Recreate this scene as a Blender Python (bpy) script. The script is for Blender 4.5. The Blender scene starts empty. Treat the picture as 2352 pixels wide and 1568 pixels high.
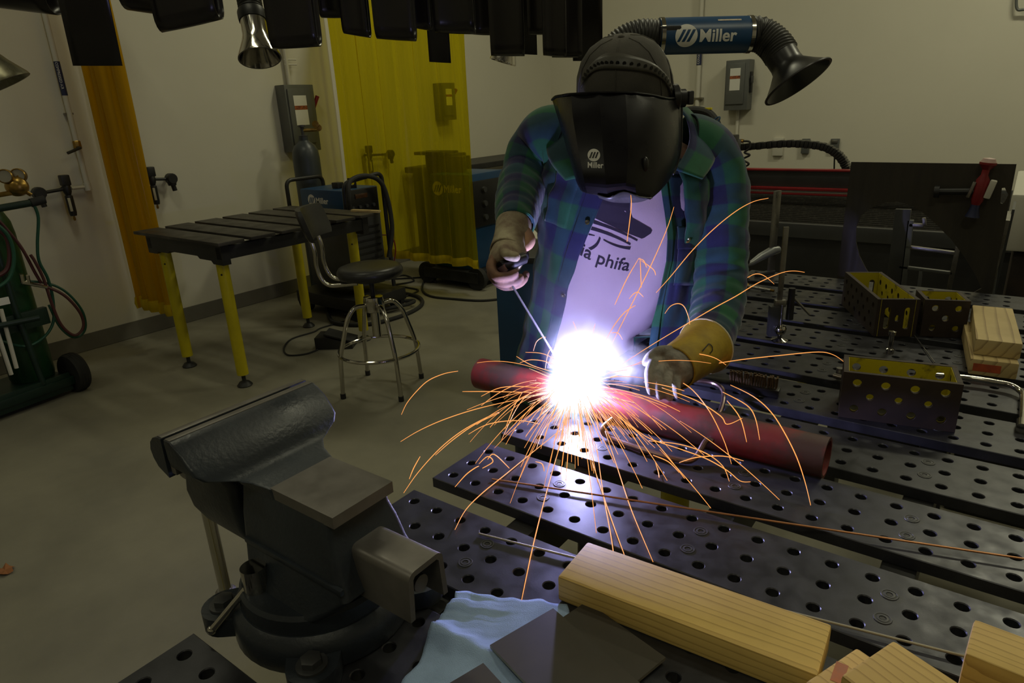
import bpy, bmesh, math, random
import numpy as np
from mathutils import Vector, Matrix, noise

random.seed(7)
SC = bpy.context.scene
COL = SC.collection
R_ = math.radians

# ------------------------------------------------------------------ camera
FPX = 1533.77                      # focal length in pixels of the 2352 x 1568 frame
ROLL, PITCH, YAW = R_(-2.6768), R_(70.7214), R_(37.2784)
TH = 0.91                          # welding table height
CZ = TH + 0.6183
CAM = Vector((0, 0, CZ))
CR = (Matrix.Rotation(YAW, 3, 'Z') @ Matrix.Rotation(PITCH, 3, 'X') @ Matrix.Rotation(ROLL, 3, 'Z'))
cd = bpy.data.cameras.new('camera')
cd.sensor_fit = 'HORIZONTAL'; cd.sensor_width = 36.0
cd.lens = FPX / 2352 * 36.0
cd.clip_start = 0.02; cd.clip_end = 100
cam = bpy.data.objects.new('camera', cd)
cam.matrix_world = Matrix.Translation(CAM) @ CR.to_4x4()
COL.objects.link(cam); SC.camera = cam

# ------------------------------------------------------------------ light
w = bpy.data.worlds.new('world'); SC.world = w; w.use_nodes = True
w.node_tree.nodes['Background'].inputs[0].default_value = (0.30, 0.28, 0.22, 1)
w.node_tree.nodes['Background'].inputs[1].default_value = 0.02
SC.view_settings.view_transform = 'Standard'
SC.view_settings.look = 'None'
SC.view_settings.gamma = 1.0
SC.view_settings.exposure = 0.0
SC.view_settings.use_curve_mapping = False
SC.cycles.use_denoising = True
SC.cycles.max_bounces = 6
SC.cycles.diffuse_bounces = 3
SC.cycles.glossy_bounces = 3
SC.cycles.volume_bounces = 0
SC.cycles.volume_step_rate = 2.0
SC.cycles.use_adaptive_sampling = True
SC.cycles.adaptive_threshold = 0.03
LAMPS = [(-3.1, 4.9, 7.0), (0.6, 6.0, 12.5), (-3.1, 1.5, 2.6), (0.6, 2.6, 4.6), (-3.1, -2.2, 2.6), (0.9, -1.2, 3.6)]
CEIL = 4.6
LAMP_COL = (1.0, 0.96, 0.67)
ARC = Vector((-0.672, 1.088, 0.975))
ARC_W = 15.0

# ------------------------------------------------------------------ pixels to places
def ray(px, py):
    return CR @ Vector(((px-1176)/FPX, -(py-784)/FPX, -1.0))
def onz(px, py, z=0.0):
    d = ray(px, py); return CAM + d*((z-CAM.z)/d.z)
def onx(px, py, x):
    d = ray(px, py); return CAM + d*((x-CAM.x)/d.x)
def ony(px, py, y):
    d = ray(px, py); return CAM + d*((y-CAM.y)/d.y)
def dep(px, py, d):
    return CAM + ray(px, py)*d

# ------------------------------------------------------------------ mesh builder
def frame_for(d, up=None):
    d = Vector(d).normalized()
    u = Vector(up) if up is not None else (Vector((0, 0, 1)) if abs(d.z) < .9 else Vector((1, 0, 0)))
    x = u.cross(d).normalized(); y = d.cross(x)
    return x, y, d

class MB:
    def __init__(s): s.v = []; s.f = []; s.mi = []; s.uv = []
    def add(s, vs, fs, mi=0, uvs=None):
        b = len(s.v); s.v += [Vector(p) for p in vs]
        for k, f in enumerate(fs):
            s.f.append([b+i for i in f]); s.mi.append(mi)
            s.uv.append(uvs[k] if uvs else None)
        return s
    def box(s, c, d, rot=None, bev=0.0, mi=0):
        c = Vector(c); hx, hy, hz = d[0]/2, d[1]/2, d[2]/2
        M = rot if rot is not None else Matrix.Identity(3)
        if isinstance(M, (int, float)): M = Matrix.Rotation(M, 3, 'Z')
        if bev <= 0:
            P = [(x, y, z) for z in (-hz, hz) for y in (-hy, hy) for x in (-hx, hx)]
            F = [(0,2,3,1), (4,5,7,6), (0,1,5,4), (2,6,7,3), (0,4,6,2), (1,3,7,5)]
            s.add([c+M@Vector(p) for p in P], F, mi)
        else:
            b = min(bev, hx*.99, hy*.99, hz*.99)
            bm = bmesh.new(); bmesh.ops.create_cube(bm, size=1)
            for v in bm.verts: v.co = Vector((v.co.x*2*hx, v.co.y*2*hy, v.co.z*2*hz))
            bmesh.ops.bevel(bm, geom=bm.edges[:], offset=b, segments=2, profile=.6, affect='EDGES')
            bm.verts.index_update()
            s.add([c+M@v.co for v in bm.verts], [[v.index for v in f.verts] for f in bm.faces], mi)
            bm.free()
        return s
    def tube(s, pts, r, n=10, closed=False, cap=True, mi=0, up=None):
        pts = [Vector(p) for p in pts]; N = len(pts)
        rs = list(r) if isinstance(r, (list, tuple)) else [r]*N
        T = []
        for i in range(N):
            if closed: t = pts[(i+1) % N]-pts[i-1]
            else: t = pts[min(i+1, N-1)]-pts[max(i-1, 0)]
            T.append(t.normalized() if t.length > 1e-9 else Vector((0, 0, 1)))
        x, y, _ = frame_for(T[0], up)
        b = len(s.v); vs = []
        for i in range(N):
            if i:
                q = T[i-1].rotation_difference(T[i]); x = q @ x; x = (x-T[i]*x.dot(T[i])).normalized()
            y = T[i].cross(x)
            for k in range(n):
                a = 2*math.pi*k/n; vs.append(pts[i]+(x*math.cos(a)+y*math.sin(a))*rs[i])
        fs = []
        for i in range(N if closed else N-1):
            j = (i+1) % N
            for k in range(n):
                l = (k+1) % n; fs.append((i*n+k, i*n+l, j*n+l, j*n+k))
        if cap and not closed:
            fs.append(tuple(range(n-1, -1, -1))); fs.append(tuple((N-1)*n+k for k in range(n)))
        return s.add(vs, fs, mi)
    def cyl(s, p0, p1, r0, r1=None, n=16, mi=0, cap=True):
        return s.tube([p0, p1], [r0, r0 if r1 is None else r1], n, cap=cap, mi=mi)
    def lathe(s, prof, o, axis=(0, 0, 1), n=24, mi=0, cap=True, arc=None):
        x, y, d = frame_for(axis); o = Vector(o); vs = []; fs = []
        m = len(prof); full = arc is None
        K = n if full else n+1
        for k in range(K):
            a = 2*math.pi*k/n if full else arc[0]+(arc[1]-arc[0])*k/n
            e = x*math.cos(a)+y*math.sin(a)
            vs += [o+e*r+d*h for r, h in prof]
        for k in range(n):
            l = (k+1) % K if full else k+1
            for i in range(m-1): fs.append((k*m+i, l*m+i, l*m+i+1, k*m+i+1))
        if cap and full:
            if prof[0][0] > 1e-6: fs.append(tuple(k*m for k in range(n-1, -1, -1)))
            if prof[-1][0] > 1e-6: fs.append(tuple(k*m+m-1 for k in range(n)))
        return s.add(vs, fs, mi)
    def prism(s, poly, o, ex, ey, ez, depth, mi=0, mid=False, holes=None):
        """polygon (2-D) in the plane ex, ey extruded along ez; holes: polygons cut through"""
        o, ex, ey, ez = Vector(o), Vector(ex).normalized(), Vector(ey).normalized(), Vector(ez).normalized()
        d0 = -depth/2 if mid else 0.0
        if not holes:
            n = len(poly)
            vs = [o+ex*p[0]+ey*p[1]+ez*d0 for p in poly]+[o+ex*p[0]+ey*p[1]+ez*(d0+depth) for p in poly]
            fs = [tuple(range(n-1, -1, -1)), tuple(range(n, 2*n))]+[(i, (i+1) % n, n+(i+1) % n, n+i) for i in range(n)]
            return s.add(vs, fs, mi)
        from mathutils.geometry import tessellate_polygon
        loops = [poly]+holes
        flat = [p for l in loops for p in l]
        tris = tessellate_polygon([[Vector((p[0], p[1], 0)) for p in l] for l in loops])
        N = len(flat)
        vs = [o+ex*p[0]+ey*p[1]+ez*d0 for p in flat]+[o+ex*p[0]+ey*p[1]+ez*(d0+depth) for p in flat]
        fs = [(a, b, c) for a, b, c in tris]+[(N+c, N+b, N+a) for a, b, c in tris]
        k = 0
        for l in loops:
            n = len(l)
            for i in range(n): fs.append((k+i, k+(i+1) % n, N+k+(i+1) % n, N+k+i))
            k += n
        return s.add(vs, fs, mi)
    def loft(s, rings, closed=True, cap=True, mi=0, uvs=None):
        n = len(rings[0]); vs = [p for r in rings for p in r]; fs = []; uu = []
        for i in range(len(rings)-1):
            for k in range(n if closed else n-1):
                l = (k+1) % n
                fs.append((i*n+k, i*n+l, (i+1)*n+l, (i+1)*n+k))
                if uvs:
                    a, b, c, d = uvs[i][k], uvs[i][k+1], uvs[i+1][k+1], uvs[i+1][k]
                    uu.append((a, b, c, d))
        if cap and closed:
            fs.append(tuple(range(n-1, -1, -1))); fs.append(tuple((len(rings)-1)*n+k for k in range(n)))
            if uvs: uu += [None, None]
        return s.add(vs, fs, mi, uu if uvs else None)
    def ball(s, c, r, n=12, m=8, mi=0, sc=(1, 1, 1), rot=None):
        M = rot or Matrix.Identity(3); c = Vector(c); vs = []; fs = []
        for i in range(m+1):
            t = math.pi*i/m
            for k in range(n):
                a = 2*math.pi*k/n
                vs.append(c+M@Vector((math.sin(t)*math.cos(a)*r*sc[0], math.sin(t)*math.sin(a)*r*sc[1], math.cos(t)*r*sc[2])))
        for i in range(m):
            for k in range(n):
                l = (k+1) % n; fs.append((i*n+k, (i+1)*n+k, (i+1)*n+l, i*n+l))
        return s.add(vs, fs, mi)
    def build(s, name, mat, parent=None, world=True, ang=35, smooth=True, label=None, merge=False):
        me = bpy.data.meshes.new(name)
        V = s.v
        if parent is not None and world:
            Mi = WM[top(parent).name].inverted(); V = [Mi @ p for p in V]
        me.from_pydata([tuple(p) for p in V], [], s.f)
        mats = mat if isinstance(mat, (list, tuple)) else [mat]
        for m in mats: me.materials.append(m)
        if len(mats) > 1: me.polygons.foreach_set('material_index', s.mi)
        if any(u is not None for u in s.uv):
            ul = me.uv_layers.new(name='uv')
            for p, u in zip(me.polygons, s.uv):
                if u:
                    for li, q in zip(p.loop_indices, u): ul.data[li].uv = q
        bm = bmesh.new(); bm.from_mesh(me)
        if merge: bmesh.ops.remove_doubles(bm, verts=bm.verts, dist=1e-5)
        bmesh.ops.recalc_face_normals(bm, faces=bm.faces); bm.to_mesh(me); bm.free()
        if smooth:
            me.polygons.foreach_set('use_smooth', [True]*len(me.polygons)); me.set_sharp_from_angle(angle=R_(ang))
        me.update()
        o = bpy.data.objects.new(name, me); COL.objects.link(o)
        if parent is not None: o.parent = parent
        if label: o['label'] = label
        return o
    def center(s):
        lo = Vector([min(p[i] for p in s.v) for i in range(3)]); hi = Vector([max(p[i] for p in s.v) for i in range(3)])
        return Vector(((lo.x+hi.x)/2, (lo.y+hi.y)/2, lo.z))

WM = {}
def top(o):
    while o.parent is not None: o = o.parent
    return o
def tag(o, label, cat, group=None, kind=None):
    if label: o['label'] = label
    if cat: o['category'] = cat
    if group: o['group'] = group
    if kind: o['kind'] = kind
    return o
def thing(name, label, cat, loc=(0, 0, 0), rz=0.0, group=None):
    o = bpy.data.objects.new(name, None); o.empty_display_size = .05
    o.location = loc; o.rotation_euler = (0, 0, rz); COL.objects.link(o)
    WM[o.name] = Matrix.Translation(Vector(loc)) @ Matrix.Rotation(rz, 4, 'Z')
    return tag(o, label, cat, group)
def solo(mb, name, mat, label, cat, group=None, kind=None, **kw):
    c = mb.center(); mb.v = [p-c for p in mb.v]
    o = mb.build(name, mat, **kw); o.location = c; WM[o.name] = Matrix.Translation(c)
    return tag(o, label, cat, group, kind)
def struct(mb, name, mat, parent=None, **kw):
    o = mb.build(name, mat, parent, **kw)
    if parent is None: o['kind'] = 'structure'; WM[o.name] = Matrix.Identity(4)
    return o
def dup(o, parent=None, loc=None, rz=None):
    c = o.copy(); COL.objects.link(c)
    if parent is not None: c.parent = parent
    if loc is not None: c.location = loc
    if rz is not None: c.rotation_euler = (0, 0, rz)
    for ch in [x for x in bpy.data.objects if x.parent == o]: dup(ch, c)
    return c
def spline(pts, n=8, closed=False):
    """Catmull-Rom through pts"""
    P = [Vector(p) for p in pts]; N = len(P); out = []
    for i in range(N if closed else N-1):
        if closed: a, b, c, d = P[i-1], P[i], P[(i+1) % N], P[(i+2) % N]
        else: a, b, c, d = P[max(i-1, 0)], P[i], P[i+1], P[min(i+2, N-1)]
        for k in range(n):
            t = k/n
            out.append(.5*((2*b)+(c-a)*t+(2*a-5*b+4*c-d)*t*t+(3*b-a-3*c+d)*t**3))
    if not closed: out.append(P[-1])
    return out
def fillet(pts, r, n=5):
    """round the corners of a polyline"""
    P = [Vector(p) for p in pts]; out = [P[0]]
    for i in range(1, len(P)-1):
        a, b, c = P[i-1], P[i], P[i+1]
        d1, d2 = (a-b), (c-b); q = min(r, d1.length*.49, d2.length*.49)
        p0, p1 = b+d1.normalized()*q, b+d2.normalized()*q
        for k in range(n+1):
            t = k/n; out.append((1-t)**2*p0+2*t*(1-t)*b+t*t*p1)
    out.append(P[-1]); return out

# ------------------------------------------------------------------ materials
MATS = {}
def pm(name, c1, c2=None, scale=6.0, rough=.55, metal=0.0, bump=0.0, bscale=60.0, rvar=0.0, spec=None, detail=6.0, stretch=None, lo=.35, hi=.65, coat=0.0):
    m = bpy.data.materials.new(name); m.use_nodes = True; nt = m.node_tree; N = nt.nodes; L = nt.links
    b = N['Principled BSDF']
    b.inputs['Base Color'].default_value = (*c1, 1); b.inputs['Roughness'].default_value = rough; b.inputs['Metallic'].default_value = metal
    if spec is not None: b.inputs['Specular IOR Level'].default_value = spec
    if coat: b.inputs['Coat Weight'].default_value = coat
    tc = N.new('ShaderNodeTexCoord'); src = tc.outputs['Object']
    if stretch:
        mp = N.new('ShaderNodeMapping'); mp.inputs['Scale'].default_value = stretch; L.new(src, mp.inputs[0]); src = mp.outputs[0]
    if c2 is not None:
        n = N.new('ShaderNodeTexNoise'); n.inputs['Scale'].default_value = scale; n.inputs['Detail'].default_value = detail; n.inputs['Roughness'].default_value = .6
        L.new(src, n.inputs['Vector'])
        r = N.new('ShaderNodeValToRGB'); r.color_ramp.elements[0].position = lo; r.color_ramp.elements[1].position = hi
        r.color_ramp.elements[0].color = (*c1, 1); r.color_ramp.elements[1].color = (*c2, 1)
        L.new(n.outputs['Fac'], r.inputs['Fac']); L.new(r.outputs['Color'], b.inputs['Base Color'])
    if rvar:
        n2 = N.new('ShaderNodeTexNoise'); n2.inputs['Scale'].default_value = scale*2.3; n2.inputs['Detail'].default_value = 5
        L.new(src, n2.inputs['Vector'])
        mr = N.new('ShaderNodeMapRange'); mr.inputs['To Min'].default_value = max(0, rough-rvar); mr.inputs['To Max'].default_value = min(1, rough+rvar)
        mr.inputs['From Min'].default_value = .3; mr.inputs['From Max'].default_value = .7
        L.new(n2.outputs['Fac'], mr.inputs['Value']); L.new(mr.outputs[0], b.inputs['Roughness'])
    if bump:
        n3 = N.new('ShaderNodeTexNoise'); n3.inputs['Scale'].default_value = bscale; n3.inputs['Detail'].default_value = 4
        L.new(src, n3.inputs['Vector'])
        bp = N.new('ShaderNodeBump'); bp.inputs['Strength'].default_value = bump; bp.inputs['Distance'].default_value = .002
        L.new(n3.outputs['Fac'], bp.inputs['Height']); L.new(bp.outputs['Normal'], b.inputs['Normal'])
    MATS[name] = m; return m
def emis(name, col, strength):
    m = bpy.data.materials.new(name); m.use_nodes = True; N = m.node_tree.nodes
    b = N['Principled BSDF']; b.inputs['Base Color'].default_value = (0, 0, 0, 1)
    b.inputs['Emission Color'].default_value = (*col, 1); b.inputs['Emission Strength'].default_value = strength
    return m
def wood_mat(name, c1, c2, ring=11.0, seed=0.0):
    m = bpy.data.materials.new(name); m.use_nodes = True; nt = m.node_tree; N = nt.nodes; L = nt.links
    b = N['Principled BSDF']; b.inputs['Roughness'].default_value = .62
    tc = N.new('ShaderNodeTexCoord'); mp = N.new('ShaderNodeMapping')
    mp.inputs['Location'].default_value = (seed, .055+seed*.01, -.07); mp.inputs['Scale'].default_value = (.12, 1, 1)
    L.new(tc.outputs['Object'], mp.inputs[0])
    wv = N.new('ShaderNodeTexWave'); wv.wave_type = 'RINGS'; wv.rings_direction = 'X'; wv.wave_profile = 'SAW'
    wv.inputs['Scale'].default_value = ring*3; wv.inputs['Distortion'].default_value = 5.0; wv.inputs['Detail'].default_value = 3.0; wv.inputs['Detail Scale'].default_value = .9
    L.new(mp.outputs[0], wv.inputs['Vector'])
    r = N.new('ShaderNodeValToRGB'); e = r.color_ramp.elements
    e[0].position = 0; e[0].color = (*c1, 1); e[1].position = 1; e[1].color = (*[a*.25+d*.75 for a, d in zip(c1, c2)], 1)
    q = r.color_ramp.elements.new(.72); q.color = (*[a*.93+d*.07 for a, d in zip(c1, c2)], 1)
    L.new(wv.outputs['Fac'], r.inputs['Fac'])
    n = N.new('ShaderNodeTexNoise'); n.inputs['Scale'].default_value = 7; n.inputs['Detail'].default_value = 8
    L.new(tc.outputs['Object'], n.inputs['Vector'])
    mx = N.new('ShaderNodeMixRGB'); mx.blend_type = 'MULTIPLY'; mx.inputs['Fac'].default_value = .55
    r2 = N.new('ShaderNodeValToRGB'); r2.color_ramp.elements[0].position = .3; r2.color_ramp.elements[0].color = (.55, .5, .42, 1); r2.color_ramp.elements[1].position = .6
    L.new(n.outputs['Fac'], r2.inputs['Fac']); L.new(r.outputs['Color'], mx.inputs['Color1']); L.new(r2.outputs['Color'], mx.inputs['Color2'])
    L.new(mx.outputs['Color'], b.inputs['Base Color'])
    bp = N.new('ShaderNodeBump'); bp.inputs['Strength'].default_value = .25; bp.inputs['Distance'].default_value = .001
    L.new(wv.outputs['Fac'], bp.inputs['Height']); L.new(bp.outputs['Normal'], b.inputs['Normal'])
    return m

m_wall = pm('painted wall', (.66, .63, .53), (.60, .575, .48), .7, rough=.6, bump=.08, bscale=180, lo=.25, hi=.75)
m_floor = pm('sealed concrete', (.25, .235, .175), (.18, .17, .13), 1.6, rough=.55, rvar=.12, bump=.06, bscale=140)
m_base = pm('grey vinyl base', (.16, .15, .125), (.13, .125, .105), 3, rough=.55)
m_ceil = pm('ceiling paint', (.62, .6, .52), rough=.8)
m_slat = pm('blackened steel slat', (.034, .035, .041), (.055, .056, .066), 14, rough=.38, metal=.5, rvar=.10, bump=.04, bscale=420, spec=.5)
m_slat2 = pm('worn grey slat', (.040, .036, .032), (.11, .10, .085), 5, rough=.5, metal=.4, rvar=.1, bump=.1, lo=.45, hi=.85)
m_black = pm('black paint', (.010, .010, .011), (.018, .018, .019), 8, rough=.45)
m_rubber = pm('black rubber', (.012, .012, .012), (.02, .02, .02), 20, rough=.75)
m_plastic = pm('black plastic', (.014, .014, .015), rough=.35)
m_yel = pm('yellow enamel', (.60, .50, .006), (.42, .35, .004), 6, rough=.42, lo=.3, hi=.9)
m_chrome = pm('chrome', (.55, .53, .48), rough=.13, metal=1.0, rvar=.06, scale=12)
m_steel = pm('bare steel', (.33, .32, .30), (.22, .21, .19), 14, rough=.34, metal=.9, rvar=.1)
m_cast = pm('grey cast iron paint', (.028, .036, .047), (.018, .022, .029), 7, rough=.40, bump=.25, bscale=170, rvar=.1, spec=.45)
m_castw = pm('machined iron', (.22, .205, .19), (.13, .12, .11), 9, rough=.42, metal=.55, rvar=.12, bump=.06)
m_blue = pm('blue powder coat', (.012, .060, .155), (.010, .048, .125), 5, rough=.38)
m_white = pm('white print', (.72, .71, .66), rough=.6)
m_darkgrey = pm('dark grey enamel', (.05, .052, .055), (.04, .041, .043), 6, rough=.42)
m_grey = pm('grey enamel', (.115, .12, .115), (.095, .10, .097), 5, rough=.45)
m_brass = pm('brass', (.42, .27, .07), (.28, .17, .04), 20, rough=.3, metal=.9)
m_red = pm('red enamel', (.26, .012, .016), (.18, .009, .012), 6, rough=.4)
m_rust = pm('brown mill steel', (.055, .038, .028), (.032, .024, .020), 12, rough=.62, metal=.3, bump=.12, bscale=150)
m_pine = wood_mat('pine', (.80, .56, .17), (.42, .25, .06), 11, .3)
m_pine2 = wood_mat('pine light', (.60, .46, .21), (.24, .15, .06), 5, 1.7)
# ================================================================== the room
XL, YB, XR, YF = -5.24, 8.0, 4.2, -4.6
mb = MB().box(((XL+XR)/2, (YF+YB)/2, -.05), (XR-XL+.4, YB-YF+.4, .1)); struct(mb, 'floor', m_floor, smooth=False)
mb = MB().box((XL-.1, (YF+YB)/2, CEIL/2), (.2, YB-YF+.4, CEIL)); struct(mb, 'wall_left', m_wall, smooth=False)
mb = MB().box(((XL+XR)/2, YB+.1, CEIL/2), (XR-XL, .2, CEIL)); struct(mb, 'wall_back', m_wall, smooth=False)
mb = MB().box((XR+.1, (YF+YB)/2, CEIL/2), (.2, YB-YF+.4, CEIL)); struct(mb, 'wall_right', m_wall, smooth=False)
mb = MB().box(((XL+XR)/2, YF-.1, CEIL/2), (XR-XL, .2, CEIL)); struct(mb, 'wall_front', m_wall, smooth=False)
mb = MB().box(((XL+XR)/2, (YF+YB)/2, CEIL+.05), (XR-XL+.4, YB-YF+.4, .1)); struct(mb, 'ceiling', m_ceil, smooth=False)
mb = MB().box((XL+.004, (YF+YB)/2, .064), (.008, YB-YF, .120)); struct(mb, 'baseboard_left', m_base, smooth=False)
mb = MB().box(((XL+XR)/2, YB-.004, .064), (XR-XL-.02, .008, .120)); struct(mb, 'baseboard_back', m_base, smooth=False)
m_tube = emis('lit fluorescent diffuser', LAMP_COL, 2.2)
for (x, y, p), where in zip(LAMPS, ('the pedestal machine', 'the plasma table', 'the small slat table', 'the far end of the welding table', 'the floor left of the camera', 'the near end of the welding table')):
    t = thing('ceiling_light', 'long fluorescent ceiling light hung above '+where, 'light', (x, y, CEIL-.12), group='ceiling lights of the shop')
    MB().box((0, 0, .07), (1.3, .34, .06), bev=.01).build('housing', m_white, t, world=False)
    MB().box((0, 0, .036), (1.24, .29, .008)).build('diffuser', m_tube, t, world=False)
    ld = bpy.data.lights.new('ceiling_lamp', 'AREA'); ld.shape = 'RECTANGLE'; ld.size = 1.24; ld.size_y = .3; ld.energy = p*4; ld.color = LAMP_COL
    lo = bpy.data.objects.new('ceiling_lamp', ld); lo.location = (0, 0, .02); COL.objects.link(lo); lo.parent = t

# ================================================================== the welding table
X0, PITCHY, S2Y, HS = -0.758, 0.2017, 0.821, 0.0508
SLW, SLT, NCOL = .1524, .019, 24
SLEN = NCOL*HS
def slat_mesh():
    mb = MB(); r, rc = .0083, .0094; n = 16
    hy = SLW/2
    for c in range(NCOL):
        for j in range(3):
            cx, cy = (c+.5)*HS, (j-1)*HS
            sq = []
            h = HS/2
            for k in range(n):
                a = 2*math.pi*(k+.5)/n; q = h/max(abs(math.cos(a)), abs(math.sin(a)))
                sq.append((max(-h, min(h, q*math.cos(a))), max(-h, min(h, q*math.sin(a)))))
            # force the corners
            for k in range(n):
                a = math.degrees(2*math.pi*(k+.5)/n)
            vs = [(cx+x, cy+y, 0) for x, y in sq]
            vs += [(cx+rc*math.cos(2*math.pi*(k+.5)/n), cy+rc*math.sin(2*math.pi*(k+.5)/n), 0) for k in range(n)]
            vs += [(cx+r*math.cos(2*math.pi*(k+.5)/n), cy+r*math.sin(2*math.pi*(k+.5)/n), -.0013) for k in range(n)]
            vs += [(cx+r*math.cos(2*math.pi*(k+.5)/n), cy+r*math.sin(2*math.pi*(k+.5)/n), -SLT) for k in range(n)]
            vs += [(cx+h*sx, cy+h*sy, 0) for sx, sy in ((1, 1), (-1, 1), (-1, -1), (1, -1))]
            fs = []
            for k in range(n):
                l = (k+1) % n
                fs += [(k, l, n+l, n+k), (n+k, n+l, 2*n+l, 2*n+k), (2*n+k, 2*n+l, 3*n+l, 3*n+k)]
            for q, k in enumerate((1, 5, 9, 13)): fs.append((k, 4*n+q, k+1))
            mb.add(vs, fs)
    L = SLEN; b = .0012
    # bevelled rim, sides, bottom
    ring0 = [(0, -hy, 0), (L, -hy, 0), (L, hy, 0), (0, hy, 0)]
    ring1 = [(-b, -hy-b, -b), (L+b, -hy-b, -b), (L+b, hy+b, -b), (-b, hy+b, -b)]
    ring2 = [(x, y, -SLT) for x, y, _ in ring1]
    vs = ring0+ring1+ring2; fs = []
    for i in range(4):
        j = (i+1) % 4; fs += [(i, j, 4+j, 4+i), (4+i, 4+j, 8+j, 8+i)]
    mb.add(vs, fs)
    return mb
tbl = thing('welding_table', 'large black steel welding table of drilled slats in the foreground', 'table', (X0+SLEN/2, 1.3, 0))
slat0 = slat_mesh(); slat0.v = [Vector((p.x-SLEN/2, p.y, p.z)) for p in slat0.v]
KS = list(range(-4, 9))
first = None
# socket screw, set flush in the slat
def screw_mb():
    m = MB(); m.lathe([(.0108, .0), (.0104, .0007), (.0088, .0007)], (0, 0, 0), n=18, cap=False); m.lathe([(.0088, .0007), (.0086, .0003), (.0070, .0003), (.0068, .0007)], (0, 0, 0), n=18, cap=False, mi=1); m.lathe([(.0068, .0007), (.0042, .0008)], (0, 0, 0), n=18, cap=False); m.lathe([(.0042, .0008), (.0040, .0002), (0, .0002)], (0, 0, 0), n=6, cap=False, mi=1)
    return m
for k in KS:
    y = S2Y+PITCHY*k
    if first is None:
        first = slat0.build('slat', m_slat, tbl, world=False, merge=True, ang=30); o = first
        scr = screw_mb().build('screw', [m_darkgrey, m_black], o, world=False)
        scr0 = scr
    else:
        o = first.copy(); COL.objects.link(o); o.parent = tbl
    o.location = (0, y-1.3, TH)
    for i, sx in enumerate((-.5555, -.302, -.048)):
        for sy in (-.0254, .0254):
            if o is first and i == 0 and sy < 0: q = scr0
            else: q = scr0.copy(); COL.objects.link(q); q.parent = o
            q.location = (sx-(X0+SLEN/2), sy, .0003)
# frame under the slats
for sx in (-.5555, -.302, -.048, .30):
    MB().box((sx, 1.2, TH-SLT-.041), (.045, 2.62, .080), bev=.004).build('rail', m_black, tbl)
for y in (-.06, 2.45):
    MB().box((-.15, y, TH-SLT-.13), (1.0, .05, .09), bev=.004).build('end_beam', m_black, tbl)
for lx, ly in ((-.53, .06), (.3, .06), (-.53, 2.55), (.3, 2.55), (-.53, 1.3), (.3, 1.3)):
    leg = MB().cyl((lx, ly, .06), (lx, ly, TH-SLT-.08), .033, n=20).build('leg', m_yel, tbl)
    MB().lathe([(.045, 0), (.05, .008), (.02, .03), (.012, .035), (.012, .075)], (lx, ly, .0), n=16).build('foot', m_black, leg)
# ================================================================== bench vise
VX, VY = -0.650, 0.420
v = thing('bench_vise', 'heavy dark grey swivel bench vise bolted to the near corner of the table', 'vise', (VX, VY, TH))
mb = MB().lathe([(.112, .0014), (.114, .005), (.114, .030), (.110, .040), (.102, .046), (.0, .046)], (VX, VY, TH), n=48)
base = mb.build('base', m_cast, v)
for i, a in enumerate((-45, -135, 45, 135)):
    a = R_(a); e = Vector((math.cos(a), math.sin(a), 0)); q = Vector((-e.y, e.x, 0))
    o = Vector((VX, VY, TH+.0014))+e*.125
    poly = []
    for k in range(13):
        t = -math.pi/2+math.pi*k/12; poly.append((.030*math.cos(t)*1.0, .030*math.sin(t)))
    poly = [(-.045, -.034)]+poly+[(-.045, .034)]
    lug = MB().prism(poly, o, e, q, (0, 0, 1), .026).build('lug', m_cast, base)
    bo = MB()
    c = o+Vector((0, 0, .026))+e*.002
    bo.lathe([(.0, 0), (.018, 0), (.018, .003), (.0, .003)], c, n=24, cap=False)
    bo.lathe([(.0, .003), (.0125, .003), (.0125, .011), (.010, .0125), (0, .0125)], c, n=6, cap=False)
    bo.build('bolt', m_darkgrey, v)
MB().lathe([(.100, .046), (.100, .066), (.096, .071), (.0, .071)], (VX, VY, TH), n=48).build('swivel_plate', m_cast, v)
# fixed jaw with the body under the anvil
def ring(xf, xb, hy, z, n=10, cr=.012):
    out = []
    cs = [(xb-cr, hy-cr, 0), (xf+cr, hy-cr, 90), (xf+cr, -hy+cr, 180), (xb-cr, -hy+cr, 270)]
    for cx, cy, a0 in cs:
        for k in range(5):
            a = R_(a0+90*k/4); out.append(Vector((cx+cr*math.cos(a), VY+cy+cr*math.sin(a), z)))
    return out
zb = TH
rings = [ring(-.768, -.7525, .1045, 1.1745, cr=.003), ring(-.768, -.744, .105, 1.170, cr=.003), ring(-.768, -.731, .105, 1.162, cr=.004), ring(-.768, -.719, .105, 1.150, cr=.005),
         ring(-.768, -.7095, .104, 1.140, cr=.006), ring(-.768, -.703, .097, 1.132, cr=.008), ring(-.768, -.698, .083, 1.126, cr=.010), ring(-.766, -.690, .066, 1.121, cr=.010),
         ring(-.760, -.674, .054, 1.117, cr=.008), ring(-.745, -.652, .047, 1.1135, cr=.006), ring(-.725, -.648, .046, 1.10, cr=.006)]
body = MB().loft(rings[::-1])
rb = [ring(-.722, -.553, .044, 1.106, cr=.008), ring(-.722, -.553, .048, 1.085, cr=.008), ring(-.722, -.545, .052, 1.065, cr=.008), ring(-.722, -.535, .056, 1.035, cr=.010), ring(-.718, -.525, .060, 1.015, cr=.010), ring(-.714, -.545, .066, .995, cr=.014), ring(-.712, -.565, .074, .978, cr=.02)]
body.loft(rb[::-1])
fixed = body.build('fixed_jaw', m_cast, v, ang=40)
MB().prism([(-.657, .375), (-.543, .375), (-.543, .465), (-.657, .465)], (0, 0, 1.100), (1, 0, 0), (0, 1, 0), (0, 0, 1), .0145).build('anvil', m_castw, v)
# ridge along the body side
MB().box((-.62, VY-.0575, 1.030), (.185, .006, .008), bev=.002).build('rib', m_cast, v)
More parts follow.
